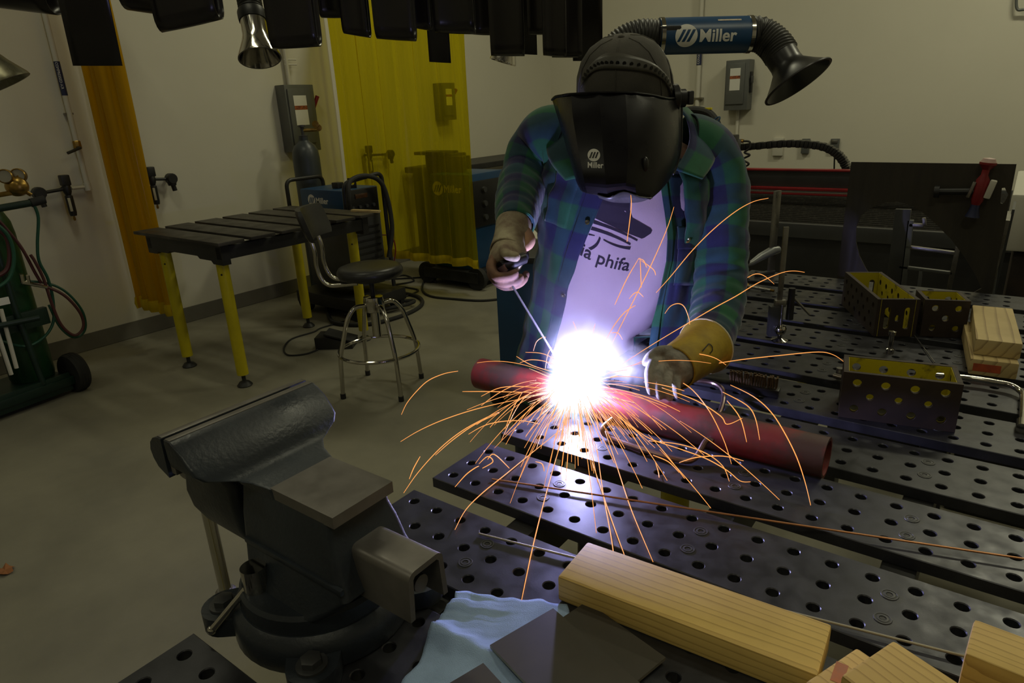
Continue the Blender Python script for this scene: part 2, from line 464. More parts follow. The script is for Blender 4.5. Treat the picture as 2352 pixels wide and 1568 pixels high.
# moving jaw
mv = MB()
prof = [(-.7725, 1.1745), (-.782, 1.1745), (-.793, 1.171), (-.802, 1.163), (-.806, 1.152), (-.803, 1.141), (-.795, 1.131), (-.7725, 1.122)]
mv.prism([(p[0], p[1]) for p in prof], (0, VY-.105, 0), (1, 0, 0), (0, 0, 1), (0, 1, 0), .21)
rm = [ring(-.800, -.772, .100, 1.150, cr=.006), ring(-.815, -.770, .080, 1.125, cr=.012), ring(-.840, -.760, .056, 1.105, cr=.012), ring(-.862, -.742, .050, 1.085, cr=.012), ring(-.872, -.738, .050, 1.045, cr=.012), ring(-.868, -.738, .047, 1.020, cr=.012), ring(-.852, -.738, .040, 1.002, cr=.010)]
mv.loft(rm[::-1])
mj = mv.build('moving_jaw', m_cast, v, ang=40)
for xx, nm in ((-.7785, 'a'), (-.7615, 'b')):
    MB().box((xx, VY, 1.1525), (.011, .206, .046), bev=.0008).build('jaw_plate', m_castw, v)
# slide channel (inverted U) through the body
def chan(y0, y1, z0, z1, t, r=.010):
    out = []; h = (y1-y0)/2; yc = (y0+y1)/2
    outer = [(-h-.003, z0), (-h, z1-r)]+[(-h+r-r*math.cos(R_(a)), z1-r+r*math.sin(R_(a))) for a in (22, 45, 67)]+[(-h+r, z1), (h-r, z1)]+[(h-r+r*math.sin(R_(a)), z1-r+r*math.cos(R_(a))) for a in (22, 45, 67)]+[(h, z1-r), (h+.003, z0)]
    inner = [(h+.003-t, z0), (h-t, z1-r), (h-r, z1-t), (-h+r, z1-t), (-h+t, z1-r), (-h-.003+t, z0)]
    return [(yc+a, b) for a, b in outer+inner]
MB().prism(chan(.393, .447, 1.006, 1.066, .007), (-.740, 0, 0), (0, 1, 0), (0, 0, 1), (1, 0, 0), .288).build('slide', m_castw, v, ang=30)
sp = MB().cyl((-.925, VY, 1.034), (-.462, VY, 1.034), .0105, n=18)
spo = sp.build('screw_spindle', m_steel, v)
hd = MB().cyl((-.945, VY, 1.034), (-.900, VY, 1.034), .020, n=20).build('spindle_head', m_castw, v)
hb = MB().cyl((-.925, VY, 1.070), (-.925, VY, .812), .0095, n=16)
hbo = hb.build('handle', m_chrome, v)
MB().lathe([(0, 0), (.013, 0), (.016, .004), (.016, .012), (.012, .016), (0, .016)], (-.925, VY, .800), n=20).build('handle_end', m_castw, hbo)
MB().lathe([(0, 0), (.013, 0), (.016, .004), (.016, .012), (.012, .016), (0, .016)], (-.925, VY, 1.068), n=20).build('handle_end', m_castw, hbo)
# swivel lock
MB().cyl((-.678, .346, TH+.045), (-.678, .346, 1.013), .0155, n=24).build('lock_nut', m_chrome, v)
lv = MB().cyl((-.676, .348, .998), (-.7235, .302, .927), .0048, n=12)
lv.ball((-.7238, .3016, .9265), .0062, 10, 6)
lv.build('lock_lever', m_chrome, v)

# ================================================================== timber
def board(name, mat, label, L, W, H, c, rz, group='timber offcuts on the table', parts=None):
    mb = MB().box((0, 0, H/2), (L, W, H), bev=.004)
    o = mb.build(name, mat, world=False); o.location = c; o.rotation_euler = (0, 0, rz)
    WM[o.name] = Matrix.Translation(Vector(c)) @ Matrix.Rotation(rz, 4, 'Z')
    return tag(o, label, 'timber', group)
board('timber_offcut', m_pine, 'long flat pine board lying across the slats beside the steel plates', .316, .086, .038, (-.246, .653, TH+.0005), R_(3.2))
PA = onz(1968, 1486, .948); PB = onz(1850, 1565, .948)
d1 = (PA-PB); a1 = math.atan2(d1.y, d1.x)-math.pi/2
board('timber_offcut', m_pine, 'lower pine offcut with a small paper label at the bottom edge of the picture', .26, .089, .038, (PA.x+.13*math.cos(a1)-.0445*math.sin(-a1)*0+.0, PA.y-.045+.13*math.sin(a1), TH+.0005), a1)
PC = onz(2052, 1470, .986); PD = onz(1940, 1545, .986)
d2 = PC-PD; a2 = math.atan2(d2.y, d2.x)-math.pi/2
def from_corner(P, a, L, W):   # P: far left corner of the top face
    ex = Vector((math.cos(a), math.sin(a), 0)); ey = Vector((-math.sin(a), math.cos(a), 0))
    return P+ex*(L/2)-ey*(W/2)
for o in [x for x in bpy.data.objects if x.name == 'timber_offcut.001']:
    q = from_corner(PA, a1, .26, .089); o.location = (q.x, q.y, TH+.0005); WM[o.name] = Matrix.Translation(o.location) @ Matrix.Rotation(a1, 4, 'Z')
    lab = MB().box((0, 0, 0), (.012, .030, .0003)); 
    p = onz(1928, 1545, .9487); lab.v = [Vector((x.x, x.y, x.z))+Vector((p.x, p.y, .9490)) for x in lab.v]
    lab.build('paper_label', pm('orange paper label', (.55, .20, .09), (.45, .2, .12), 60, rough=.8), o)
q = from_corner(PC, a2, .22, .086)
board('timber_offcut', m_pine, 'upper pine offcut resting on another board at the bottom edge of the picture', .22, .086, .038, (q.x, q.y, TH+.039), a2)
P = onz(2238, 1420, .985); q = from_corner(P, R_(-4), .16, .062)
board('timber_offcut', m_pine, 'thick square pine block cut off by the right edge of the picture', .16, .062, .075, (q.x, q.y, TH+.0005), R_(-4))
P0 = onz(2232, 700, .986); P1 = onz(2240, 778, .986); dd = P1-P0; a3 = math.atan2(dd.y, dd.x)
ex = Vector((math.cos(a3), math.sin(a3), 0)); ey = Vector((-math.sin(a3), math.cos(a3), 0))
q = P0+ex*.149+ey*.0445
board('timber_offcut', m_pine2, 'grey weathered top board of the two stacked behind the steel riser box', .298, .087, .038, (q.x, q.y, TH+.039), a3)
low = board('timber_offcut', m_pine2, 'lower board with an orange tag on its end under the weathered board', .30, .090, .038, (q.x+.002-.008, q.y-.028, TH+.0005), a3+R_(2))
tg = MB().box((.1503, -.012, .019), (.0008, .052, .018)); tgo = tg.build('orange_tag', pm('orange tag', (.55, .10, .03), (.35, .07, .03), 40, rough=.6), low, world=False)

# ================================================================== plates, cloth, rods
m_plate = pm('dark mill plate', (.075, .066, .052), (.055, .05, .042), 6, rough=.5, metal=.35, rvar=.1)
m_edge = pm('cut steel edge', (.42, .38, .28), rough=.4, metal=.7)
def plate(P, e2, L, W, t, z, label):
    e2 = Vector((*e2, 0)).normalized(); e1 = Vector((-e2.y, e2.x, 0))
    mb = MB(); A = Vector((P.x, P.y, z))
    pts = [A, A+e2*L, A+e2*L+e1*W, A+e1*W]
    mb.add(pts+[p+Vector((0, 0, t)) for p in pts], [(0, 3, 2, 1), (4, 5, 6, 7)], 0)
    for i in range(4):
        j = (i+1) % 4; p = pts
        mb.add([p[i], p[j], p[j]+Vector((0, 0, t)), p[i]+Vector((0, 0, t))], [(0, 1, 2, 3)], 1)
    return solo(mb, 'steel_plate', [m_plate, m_edge], label, 'steel plate', 'loose steel plates', smooth=False)
P = onz(1525, 1510, .921); e = Vector((-.97, .24))
plate(onz(1348, 1378, .9200)+Vector((-.025, -.1025, 0)), (.97, -.24), .127, .105, .0042, .9150, 'small dark steel plate half under another one beside the pine board')
plate(onz(1125, 1480, .9255), (.955, -.297), .15, .098, .0045, .9205, 'square dark steel plate lying on top of the blue paper towel')
plate(onz(1110, 1521, .9270)+Vector((-.0208, -.0669, 0)), (.955, -.297), .10, .07, .004, .9225, 'steel plate corner with a bright edge at the bottom of the picture')
# paper towel
m_towel = pm('blue paper towel', (.36, .50, .76), (.31, .43, .66), 30, rough=.9, bump=.5, bscale=900)
mb = MB(); nu, nv = 44, 40
c00, c10, c01, c11 = Vector((-.524, .536, 0)), Vector((-.385, .598, 0)), Vector((-.455, .340, 0)), Vector((-.29, .44, 0))
vs = []
for j in range(nv+1):
    for i in range(nu+1):
        a, b = i/nu, j/nv
        p = (c00*(1-a)+c10*a)*(1-b)+(c01*(1-a)+c11*a)*b
        p = p+Vector((.010*noise.noise(Vector((b*6, 0, 3))), .008*noise.noise(Vector((a*6, 5, 0))), 0))
        fold = math.exp(-((b-.38-.25*a)/.07)**2)*.016*max(0, 1-a*1.3)+math.exp(-((b-.12)/.05)**2)*.006*max(0, 1-a*1.6)
        rip = .0016*math.sin(b*90+6*a+2*noise.noise(Vector((a*5, b*5, 1))))*max(0, .75-a)*max(0, .75-b)*2.2
        z = TH+.0028+fold+rip+.0022*(noise.noise(Vector((a*4, b*4, 8)))+.5)
        vs.append((p.x, p.y, z))
fs = [(j*(nu+1)+i, j*(nu+1)+i+1, (j+1)*(nu+1)+i+1, (j+1)*(nu+1)+i) for j in range(nv) for i in range(nu)]
mb.add(vs, fs); tw = solo(mb, 'paper_towel', m_towel, 'rumpled blue paper towel lying beside the vise', 'paper towel', ang=180)
sd = tw.modifiers.new('thick', 'SOLIDIFY'); sd.thickness = .0006
m_copper = pm('copper coated wire', (.55, .26, .12), (.40, .19, .09), 30, rough=.38, metal=.8)
A, B = onz(1130, 1100, TH+.003), onz(2352, 1283, TH+.010); B = A+(B-A)*1.25
solo(MB().cyl(A, B, .0016, n=8), 'filler_rod', m_copper, 'long thin copper filler rod laid slantwise over the slats', 'rod')
A, B = onz(1100, 1225, TH+.003), onz(2190, 1500, TH+.006); B = A+(B-A)*1.02
rodm = pm('flux rod', (.42, .38, .28), rough=.5, metal=.5)
MBr = MB().cyl(A, B, .0017, n=8); solo(MBr, 'welding_rod', rodm, 'thin grey welding rod lying behind the long pine board', 'rod')

# ================================================================== red pipe and hoop
m_pipe = pm('red painted pipe', (.21, .020, .017), (.075, .036, .026), 9, rough=.5, bump=.2, bscale=60, lo=.48, hi=.62, rvar=.1)
PY, PZ, PR = 1.1236, TH+.0272, .0365
mb = MB().lathe([(PR, 0), (PR, .765), (PR-.0055, .765), (PR-.0055, 0), (PR, 0)], (-.953, PY, PZ), (1, 0, 0), n=40, cap=False)
solo(mb, 'steel_pipe', m_pipe, 'red painted rusty steel pipe being welded on the table', 'pipe', merge=True)
pts = [onz(1408, 962, TH+.035), onz(1384, 985, TH+.020), onz(1400, 1004, TH+.008), onz(1470, 1030, TH+.008), onz(1560, 1056, TH+.008), onz(1596, 1052, TH+.010), onz(1622, 1012, TH+.030), onz(1632, 975, TH+.045)]
pts[-1] = Vector((pts[-2].x+.012, 1.075, TH+.030))
pts2 = [Vector((pts[-1].x+.01, 1.12, TH+.083)), Vector((-.455, 1.20, TH+.065))] if False else []
m_bent = pm('bare bent rod', (.28, .22, .20), (.20, .13, .11), 30, rough=.3, metal=.85)
solo(MB().tube(spline(pts, 6), .0055, n=10), 'bent_rod', m_bent, 'bent steel rod hooked against the near side of the red pipe', 'rod')
pts = [onz(1575, 872, TH+.03), onz(1632, 878, TH+.03), onz(1658, 892, TH+.026), onz(1662, 915, TH+.012), onz(1654, 945, TH+.0062), onz(1640, 965, TH+.0062)]
pts = [p if p.y > 1.172 else Vector((p.x, 1.172, p.z)) for p in pts]
solo(MB().tube(spline(pts, 6), .0052, n=10), 'bent_rod', m_bent, 'bent steel rod standing behind the red pipe under the glove', 'rod')

# ================================================================== drilled steel riser boxes
m_boxin = pm('chipped yellow paint', (.50, .42, .010), (.10, .085, .02), 22, rough=.5, lo=.55, hi=.68)
def riser(label, A, ang, L, W, H, holesL, holesW, slots=False):
    """A: near left bottom corner; long side along ang"""
    t = .010
    root = thing('riser_box', label, 'steel box', (A.x, A.y, TH+.0004), ang, 'drilled steel riser boxes')
    def wall(o, ex, ez, w, holes, nm):
        mb = MB(); hs = []
        for cx, cz, rx, rz in holes:
            n = 16; hs.append([(cx+rx*math.cos(2*math.pi*k/n), cz+max(0, rz-rx)*(1 if math.sin(2*math.pi*k/n) >= 0 else -1)+rx*math.sin(2*math.pi*k/n)) for k in range(n)])
        mb.prism([(0, 0), (w, 0), (w, H), (0, H)], o, ex, (0, 0, 1), ez, t*.9, holes=hs)
        mb.prism([(0, 0), (w, 0), (w, H-.0012), (0, H-.0012)], Vector(o)+Vector(ez)*(t*.9), ex, (0, 0, 1), ez, t*.1, holes=hs, mi=1)
        mb.build(nm, [m_rust, m_boxin], root, world=False, smooth=False)
    wall((0, 0, 0), (1, 0, 0), (0, 1, 0), L, holesL, 'long_side')
    wall((L, W, 0), (-1, 0, 0), (0, -1, 0), L, holesL, 'long_side')
    wall((0, W-t, 0), (0, -1, 0), (1, 0, 0), W-2*t, [(W/2-t-(h[0]-W/2), h[1], h[2], h[3]) for h in holesW], 'end_side')
    wall((L, t, 0), (0, 1, 0), (-1, 0, 0), W-2*t, [(h[0]-t, h[1], h[2], h[3]) for h in holesW], 'end_side')
    return root
r8 = .0082
h8 = [(.026+.0495*i, z, r8, r8) for i in range(4) for z in (.022, .077)]+[(.051+.0495*i, .050, r8*.85, r8*.85) for i in range(3)]
h5 = [(.026, .024, r8, r8), (.079, .024, r8, r8), (.026, .078, r8, r8), (.079, .078, r8, r8), (.0525, .051, r8, r8)]
hs5 = [(.028, .05, .0075, .030), (.076, .05, .0075, .030), (.0525, .05, .005, .009)]
A = onz(1925, 957, TH); B = onz(2197, 994, TH)
riser('near drilled steel box with yellow inside, its long side facing the camera', A, math.atan2(B.y-A.y, B.x-A.x), .200, .102, .098, h8, h5)
P0 = Vector((-.386, 2.224, 0)); P1 = Vector((-.251, 1.948, 0)); an = math.atan2(P1.y-P0.y, P1.x-P0.x)
h12 = [(.026+.0495*i, z, r8, r8) for i in range(6) for z in (.022, .077)]+[(.051+.0495*i, .050, r8*.85, r8*.85) for i in range(5)]
A2 = onz(2005, 772, TH)-Vector((math.cos(an), math.sin(an), 0))*.305
riser('long drilled steel box with slotted end and yellow inside, pointing away from camera', A2, an, .305, .102, .102, h12, hs5)
A = onz(2106, 771, TH); B = onz(2205, 776, TH)
riser('small square drilled steel box butted against the long slotted one', A+Vector((.006, .0, 0)), math.atan2(B.y-A.y, B.x-A.x), .103, .10, .100, h5, h5)
# silver bar at the right, clamp rod lying flat
p = [onz(2110, 858, TH+.02), onz(2235, 868, TH+.016), onz(2325, 884, TH+.016), onz(2350, 902, TH+.012), onz(2350, 940, TH+.010), onz(2348, 970, TH+.010)]
mb = MB().tube(fillet(p, .03), .0062, n=12); mb.cyl(p[-1]+Vector((0, .004, 0)), p[-1]-Vector((0, .03, 0)), .010, n=14)
solo(mb, 'bent_bar', m_chrome, 'shiny bent bar with a grip end reaching out of the near steel box', 'bar')
mb = MB().cyl(onz(1915, 862, TH+.016), onz(1938, 868, TH+.016), .006, n=12); mb.cyl(onz(1928, 858, TH+.016)-Vector((0, 0, .012)), onz(1928, 858, TH+.016)+Vector((0, 0, .014)), .0075, n=14)
solo(mb, 'clamp_stub', m_steel, 'short steel stub beside the left end of the near steel box', 'clamp')
A, B = onz(2097, 765, TH+.004), onz(2147, 832, TH+.004)
solo(MB().cyl(A, B, .0012, n=6), 'wire_piece', m_steel, 'thin piece of wire lying between the steel boxes', 'wire')
mb = MB(); p = onz(2040, 815, TH)
mb.lathe([(.010, 0), (.010, .010), (.006, .012), (.006, .045), (.009, .047), (.009, .056), (0, .058)], (p.x, p.y+.02, p.z), n=14)
solo(mb, 'fixture_bolt', m_chrome, 'shiny bolt standing behind the near steel box', 'bolt')

# ================================================================== bar clamps standing in the slats
def clamp_front():
    t = thing('bar_clamp', 'upright bar clamp with shiny screw pad standing among the slats', 'clamp', onz(1790, 783, TH), group='bar clamps on the table')
    b = onz(1790, 783, TH); k = b+Vector((-.012, .012, 0))
    up = Vector((0, 0, 1))
    topz = .30
    ax = Vector((math.cos(R_(35)), math.sin(R_(35)), 0)); ay = Vector((-ax.y, ax.x, 0))
    rot = Matrix((ax, ay, up)).transposed()
    MB().box(k+up*(topz/2+.012), (.013, .007, topz-.02), rot, bev=.0012).build('bar', m_steel, t)
    MB().box(k+up*.052-ax*.012, (.026, .020, .084), rot, bev=.004).build('fixed_arm', m_darkgrey, t)
    MB().box(k+up*.10+ax*.002, (.030, .016, .020), rot, bev=.004).build('slider', m_steel, t)
    s = MB().cyl(b+up*.014, b+up*.10, .0035, n=12); s.build('screw', m_chrome, t)
    MB().cyl(k+up*.055+ax*.030, k+up*.14+ax*.030, .010, .0085, n=16).build('grip', m_black, t)
    MB().lathe([(0, 0), (.021, 0), (.0215, .002), (.012, .005), (.006, .008), (.006, .018), (.012, .021), (.0155, .028), (.0155, .036), (.012, .043), (0, .046)], b+up*.0005, n=24).build('pad', m_chrome, t)
    MB().cyl(k+up*.115+ax*.035, k+up*.066+ax*.082, .0035, n=10).build('handle', m_steel, t)
clamp_front()
t = thing('bar_clamp', 'taller bar clamp with a grey sliding arm behind the sleeve', 'clamp', onz(1722, 640, TH), group='bar clamps on the table')
kb = Vector((onz(1770, 628, TH).x, onz(1770, 628, TH).y, TH))
b2 = onz(1712, 640, TH); d = (b2-kb); d.z = 0; d.normalize(); q = Vector((-d.y, d.x, 0)); up = Vector((0, 0, 1))
rot = Matrix((d, q, up)).transposed()
hh = .30
MB().box(kb+up*(hh/2), (.030, .010, hh), rot, bev=.0015).build('bar', m_steel, t)
MB().box(kb+up*.006+d*.03, (.09, .018, .012), rot, bev=.003).build('fixed_arm', m_darkgrey, t)
gal = pm('grey cast arm', (.22, .23, .22), rough=.4, metal=.4)
MB().tube([kb+up*.085-d*.03, kb+up*.085, kb+up*.07+d*.06, kb+up*.055+d*.10, kb+up*.05+d*.13], [.013, .017, .014, .010, .008], n=12).build('sliding_arm', gal, t)
MB().cyl(kb+up*.0+d*.125+up*.01, kb+up*.115+d*.125, .0045, n=12).build('screw', m_steel, t)
MB().cyl(kb+up*.06+d*.125, kb+up*.115+d*.125, .010, .007, n=14).build('grip', m_black, t)
MB().lathe([(0, 0), (.015, 0), (.015, .003), (.006, .008), (.006, .014)], kb+d*.125+up*.0005, n=18).build('pad', m_chrome, t)
# torch tip with brass fitting
A, B = onz(1692, 652, TH+.014), onz(1778, 668, TH+.010); D = (B-A)
t = thing('torch_tip', 'small torch tip with brass fitting lying on the far slats', 'torch tip', onz(1735, 664, TH))
MB().tube([A, A+D*.22, A+D*.24, A+D*.33], [.006, .0075, .010, .010], n=12).build('brass_fitting', m_brass, t)
MB().cyl(A+D*.33, A+D*.92, .0068, n=12).build('barrel', m_chrome, t)
MB().cyl(A+D*.92, B, .0045, n=12).build('nozzle', m_brass, t)
# wire brush
A, B = onz(1600, 862, TH+.02), onz(1792, 892, TH+.02)
A = Vector((A.x-.02, A.y, TH+.018)); B.z = TH+.018
D = (B-A).normalized(); q = Vector((-D.y, D.x, 0)); rot = Matrix((D, q, Vector((0, 0, 1)))).transposed(); Lb = (B-A).length
t = thing('wire_brush', 'dark wire brush with brown bristles lying behind the red pipe', 'brush', ((A+B)/2-Vector((0, 0, .018))))
MB().box((A+B)/2-Vector((0, 0, .008)), (Lb, .026, .018), rot, bev=.004).build('handle', m_plastic, t)
m_brist = pm('bristles', (.14, .085, .04), (.08, .05, .025), 60, rough=.6, metal=.4)
mb = MB()
for i in range(18):
    for j in range(3):
        c = B-D*(.008+.0056*i)+q*(.006*(j-1))
        tip = c+Vector((0, 0, .026))+D*random.uniform(-.004, .004)+q*random.uniform(-.003, .003)
        mb.tube([c, tip], [.0016, .0026], n=5)
o = mb.build('bristles', m_brist, t); o['kind'] = 'stuff'
# ================================================================== lettering
def text_geo(s, size, bold=0.0):
    cu = bpy.data.curves.new('t', 'FONT'); cu.body = s; cu.size = size; cu.offset = bold; cu.dimensions = '2D'; cu.fill_mode = 'FRONT'; cu.resolution_u = 3
    ob = bpy.data.objects.new('t', cu); COL.objects.link(ob)
    dg = bpy.context.evaluated_depsgraph_get(); dg.update()
    me = ob.evaluated_get(dg).to_mesh()
    V = [(q.co.x, q.co.y) for q in me.vertices]; F = [tuple(p.vertices) for p in me.polygons]
    ob.evaluated_get(dg).to_mesh_clear(); bpy.data.objects.remove(ob); bpy.data.curves.remove(cu)
    return V, F
def disc_geo(r, n=32, c=(0, 0)):
    return [(c[0], c[1])]+[(c[0]+r*math.cos(2*math.pi*k/n), c[1]+r*math.sin(2*math.pi*k/n)) for k in range(n)], [(0, 1+k, 1+(k+1) % n) for k in range(n)]
def refine(V, F, ml):
    bm = bmesh.new(); vv = [bm.verts.new((x, y, 0)) for x, y in V]
    for f in F:
        try: bm.faces.new([vv[i] for i in f])
        except ValueError: pass
    bmesh.ops.triangulate(bm, faces=bm.faces)
    for _ in range(6):
        ed = [e for e in bm.edges if e.calc_length() > ml]
        if not ed: break
        bmesh.ops.subdivide_edges(bm, edges=ed, cuts=1); bmesh.ops.triangulate(bm, faces=bm.faces)
    bm.verts.index_update()
    out = [(q.co.x, q.co.y) for q in bm.verts], [tuple(q.index for q in f.verts) for f in bm.faces]
    bm.free(); return out
def logo_mb(fn, R, side=True, text=True):
    """round emblem with three slanted bars and the word beside or under it; fn maps flat (x, y, lift) to space"""
    mb = MB()
    V, F = refine(*disc_geo(R), R*.3); mb.add([fn(x, y, .0006) for x, y in V], F, 0)
    for k in (-1, 0, 1):
        c = k*R*.44; h = R*.50; w_ = R*.135; sl = R*.26
        P = [(c-w_-sl, -h), (c+w_-sl, -h), (c+w_+sl, h), (c-w_+sl, h)]
        if k < 0: P[0] = (P[0][0]+R*.02, P[0][1])
        V, F = refine(P, [(0, 1, 2, 3)], R*.25); mb.add([fn(x, y, .0014) for x, y in V], F, 1)
    if text:
        V, F = text_geo('Miller', R*1.45 if side else R*1.05, R*.035)
        w_ = max(v[0] for v in V)-min(v[0] for v in V)
        V, F = refine(V, F, R*.3)
        ox, oy = (R*1.15, -R*.52) if side else (-w_/2, -R*1.95)
        mb.add([fn(x+ox, y+oy, .0006) for x, y in V], F, 0)
    return mb
def flat_fn(o, ex, ey, n):
    o, ex, ey, n = Vector(o), Vector(ex).normalized(), Vector(ey).normalized(), Vector(n).normalized()
    return lambda x, y, l: o+ex*x+ey*y+n*l

# ================================================================== yellow welding curtains
def film(name, col, tcol, fac, rough=.25):
    m = bpy.data.materials.new(name); m.use_nodes = True; nt = m.node_tree; N = nt.nodes; L = nt.links
    b = N['Principled BSDF']; b.inputs['Roughness'].default_value = rough
    out = N['Material Output']; tr = N.new('ShaderNodeBsdfTransparent'); tr.inputs[0].default_value = (*tcol, 1)
    tc = N.new('ShaderNodeTexCoord'); mp = N.new('ShaderNodeMapping'); mp.inputs['Scale'].default_value = (9, 9, .35); L.new(tc.outputs['Object'], mp.inputs[0])
    n = N.new('ShaderNodeTexNoise'); n.inputs['Scale'].default_value = 1.6; n.inputs['Detail'].default_value = 3; L.new(mp.outputs[0], n.inputs['Vector'])
    r = N.new('ShaderNodeValToRGB'); r.color_ramp.elements[0].position = .35; r.color_ramp.elements[1].position = .7
    r.color_ramp.elements[0].color = (*[c*.6 for c in col], 1); r.color_ramp.elements[1].color = (*col, 1)
    L.new(n.outputs['Fac'], r.inputs['Fac']); L.new(r.outputs['Color'], b.inputs['Base Color'])
    b.inputs['Emission Color'].default_value = (0, 0, 0, 1)
    tl = N.new('ShaderNodeBsdfTranslucent'); L.new(r.outputs['Color'], tl.inputs[0])
    m0 = N.new('ShaderNodeMixShader'); m0.inputs[0].default_value = .45; L.new(b.outputs[0], m0.inputs[1]); L.new(tl.outputs[0], m0.inputs[2])
    mx = N.new('ShaderNodeMixShader'); mx.inputs[0].default_value = fac
    L.new(tr.outputs[0], mx.inputs[1]); L.new(m0.outputs[0], mx.inputs[2]); L.new(mx.outputs[0], out.inputs[0])
    return m
m_film = film('yellow curtain film', (.80, .66, .004), (.90, .80, .04), .38)
m_film2 = film('amber curtain film', (.72, .46, .004), (.82, .58, .02), .66)
m_hem = film('yellow curtain hem', (.90, .70, .01), (.6, .5, .02), .88, .35)
def curtain(t, y, xa, xb, zt, zb, waves, amp, mat, hem, seed, nx=160):
    def pt(i, z):
        a = i/nx; x = xa+(xb-xa)*a
        ph = a*waves*2*math.pi+1.5*noise.noise(Vector((a*3, seed, z*.4)))
        return Vector((x+.012*math.sin(ph*1.7), y+amp*math.sin(ph)*(1+.3*noise.noise(Vector((a*5, z, seed)))), z))
    zs = [zt+(zb-zt)*k/24 for k in range(25)]
    zbot = lambda i: zb+.02*noise.noise(Vector((i/nx*6, seed, 9)))
    rows = [[pt(i, z) if k < 24 else pt(i, zbot(i)) for i in range(nx+1)] for k, z in enumerate(zs)]
    MB().loft(rows, closed=False).build('sheet', mat, t, ang=180)
    hrows = []
    for k in range(5):
        hrows.append([pt(i, zbot(i)+hem*(1-k/4))+Vector((0, -.006-.010*math.sin(math.pi*k/4)+.004*noise.noise(Vector((i*.4, k, seed))), 0)) for i in range(nx+1)])
    MB().loft(hrows, closed=False).build('hem', m_hem, t, ang=180)
    return rows
t = thing('welding_curtain', 'wide see-through yellow welding curtain hanging beside the stool', 'curtain', (-4.4, 4.33, .25))
curtain(t, 4.33, -5.20, -3.60, 2.75, .235, 7, .030, m_film, .075, 2.0)
t = thing('welding_curtain', 'narrow bunched amber welding curtain hanging by the wall regulators', 'curtain', (-4.95, 2.2, .22))
curtain(t, 2.2, -5.20, -4.66, 2.75, .245, 5, .045, m_film2, .085, 5.0, nx=110)
for yy, xe, nm in ((4.33, -3.3, 'rail carrying the wide yellow curtain'), (2.2, -4.3, 'rail carrying the bunched amber curtain')):
    solo(MB().cyl((XL+.02, yy, 2.775), (xe, yy, 2.775), .018, n=12), 'curtain_rail', m_grey, 'thin overhead '+nm, 'rail', 'curtain rails')

# ================================================================== black strips bundled overhead
m_strip = pm('black curtain strip', (.010, .0085, .009), (.016, .013, .013), 4, rough=.28, spec=.5)
NST = 0
ORD = ['first', 'second', 'third', 'fourth', 'fifth', 'sixth', 'seventh', 'eighth', 'ninth', 'tenth', 'eleventh', 'twelfth', 'thirteenth', 'fourteenth', 'fifteenth', 'sixteenth', 'seventeenth', 'eighteenth', 'nineteenth']
def strip(xl, xr, yb, d, loop=.05, yaw=0.0, skew=0.0, top_px=-260):
    """hanging band whose lower edge shows from (xl, yb) to (xr, yb + skew); folded up again behind when loop > 0"""
    global NST
    A, B = dep(xl, yb, d), dep(xr, yb+skew, d)
    zt = 2.62
    e = B-A; ez = Vector((0, 0, 1)); eh = Vector((e.x, e.y, 0)).normalized()
    nrm = Vector((-eh.y, eh.x, 0))
    prof = []
    zl = 0.0
    if loop > 0:
        for k in range(9):
            a = math.pi*k/8; prof.append((-loop*math.cos(a)*1.0, loop-loop*math.sin(a)*1.0))
        prof = [(-loop*1.15, zt-A.z)]+[(-loop*1.25, .6*(zt-A.z))]+prof+[(loop*1.2, .5*(zt-A.z)), (loop*.8, zt-A.z)]
    else:
        prof = [(0, zt-A.z), (.01, (zt-A.z)*.5), (0, 0)]
    rows = []
    for off, hz in prof:
        rr = []
        for k in range(7):
            a = k/6
            p = A+e*a; sag = .015*math.sin(math.pi*a)*(1 if loop > 0 else .3)
            q = Vector((p.x, p.y, 0))+nrm*(off*(1+yaw*(a-.5))+sag)
            z = p.z+hz*(1-(p.z-A.z)/(zt-A.z)) if zt > A.z else p.z
            rr.append(Vector((q.x, q.y, z)))
        rows.append(rr)
    mb = MB().loft(rows, closed=False)
    lab = 'black plastic curtain strip %s overhead, %s from the left' % ('folded up in a loop' if loop > 0 else 'hanging straight', ORD[NST])
    NST += 1
    o = solo(mb, 'curtain_strip', m_strip, lab, 'curtain strip', 'black strips bundled overhead', ang=60)
    sd = o.modifiers.new('thick', 'SOLIDIFY'); sd.thickness = .004; sd.offset = 0
for a in [(-60, 132, 10, 3.1, .06, 0, 24), (168, 281, 151, 2.75, 0, 0, 0), (292, 390, 22, 3.0, .05, 0, 14), (372, 508, 74, 2.9, .06, 0, -30),
          (628, 735, 112, 2.95, .05, .3, -6), (738, 795, 40, 3.3, .04, 0, 0), (790, 850, 76, 3.0, .03, .3, 10), (866, 955, 88, 2.95, .05, .3, 6),
          (945, 992, 62, 3.1, .03, .4, 8), (986, 1036, 142, 3.25, 0, 0, 3), (1000, 1092, 74, 3.0, .05, .3, 4), (1085, 1130, 78, 3.2, .03, 0, 2),
          (1128, 1205, 127, 2.95, .045, .4, 1), (1196, 1234, 124, 3.1, 0, 0, 2), (1212, 1262, 78, 2.85, .025, .3, 0), (1248, 1300, 126, 2.75, .03, .3, 4), (1268, 1336, 131, 3.1, .025, .3, 0), (1316, 1384, 140, 3.2, 0, 0, 0)]:
    strip(*a[:4], loop=a[4], yaw=a[5], skew=a[6])
A, B = dep(-200, -300, 3.0), dep(1450, -300, 3.05)
solo(MB().cyl((A.x, A.y, 2.63), (B.x, B.y, 2.63), .022, n=14), 'curtain_rail', m_grey, 'overhead rail over which the black strips are thrown', 'rail', 'curtain rails')

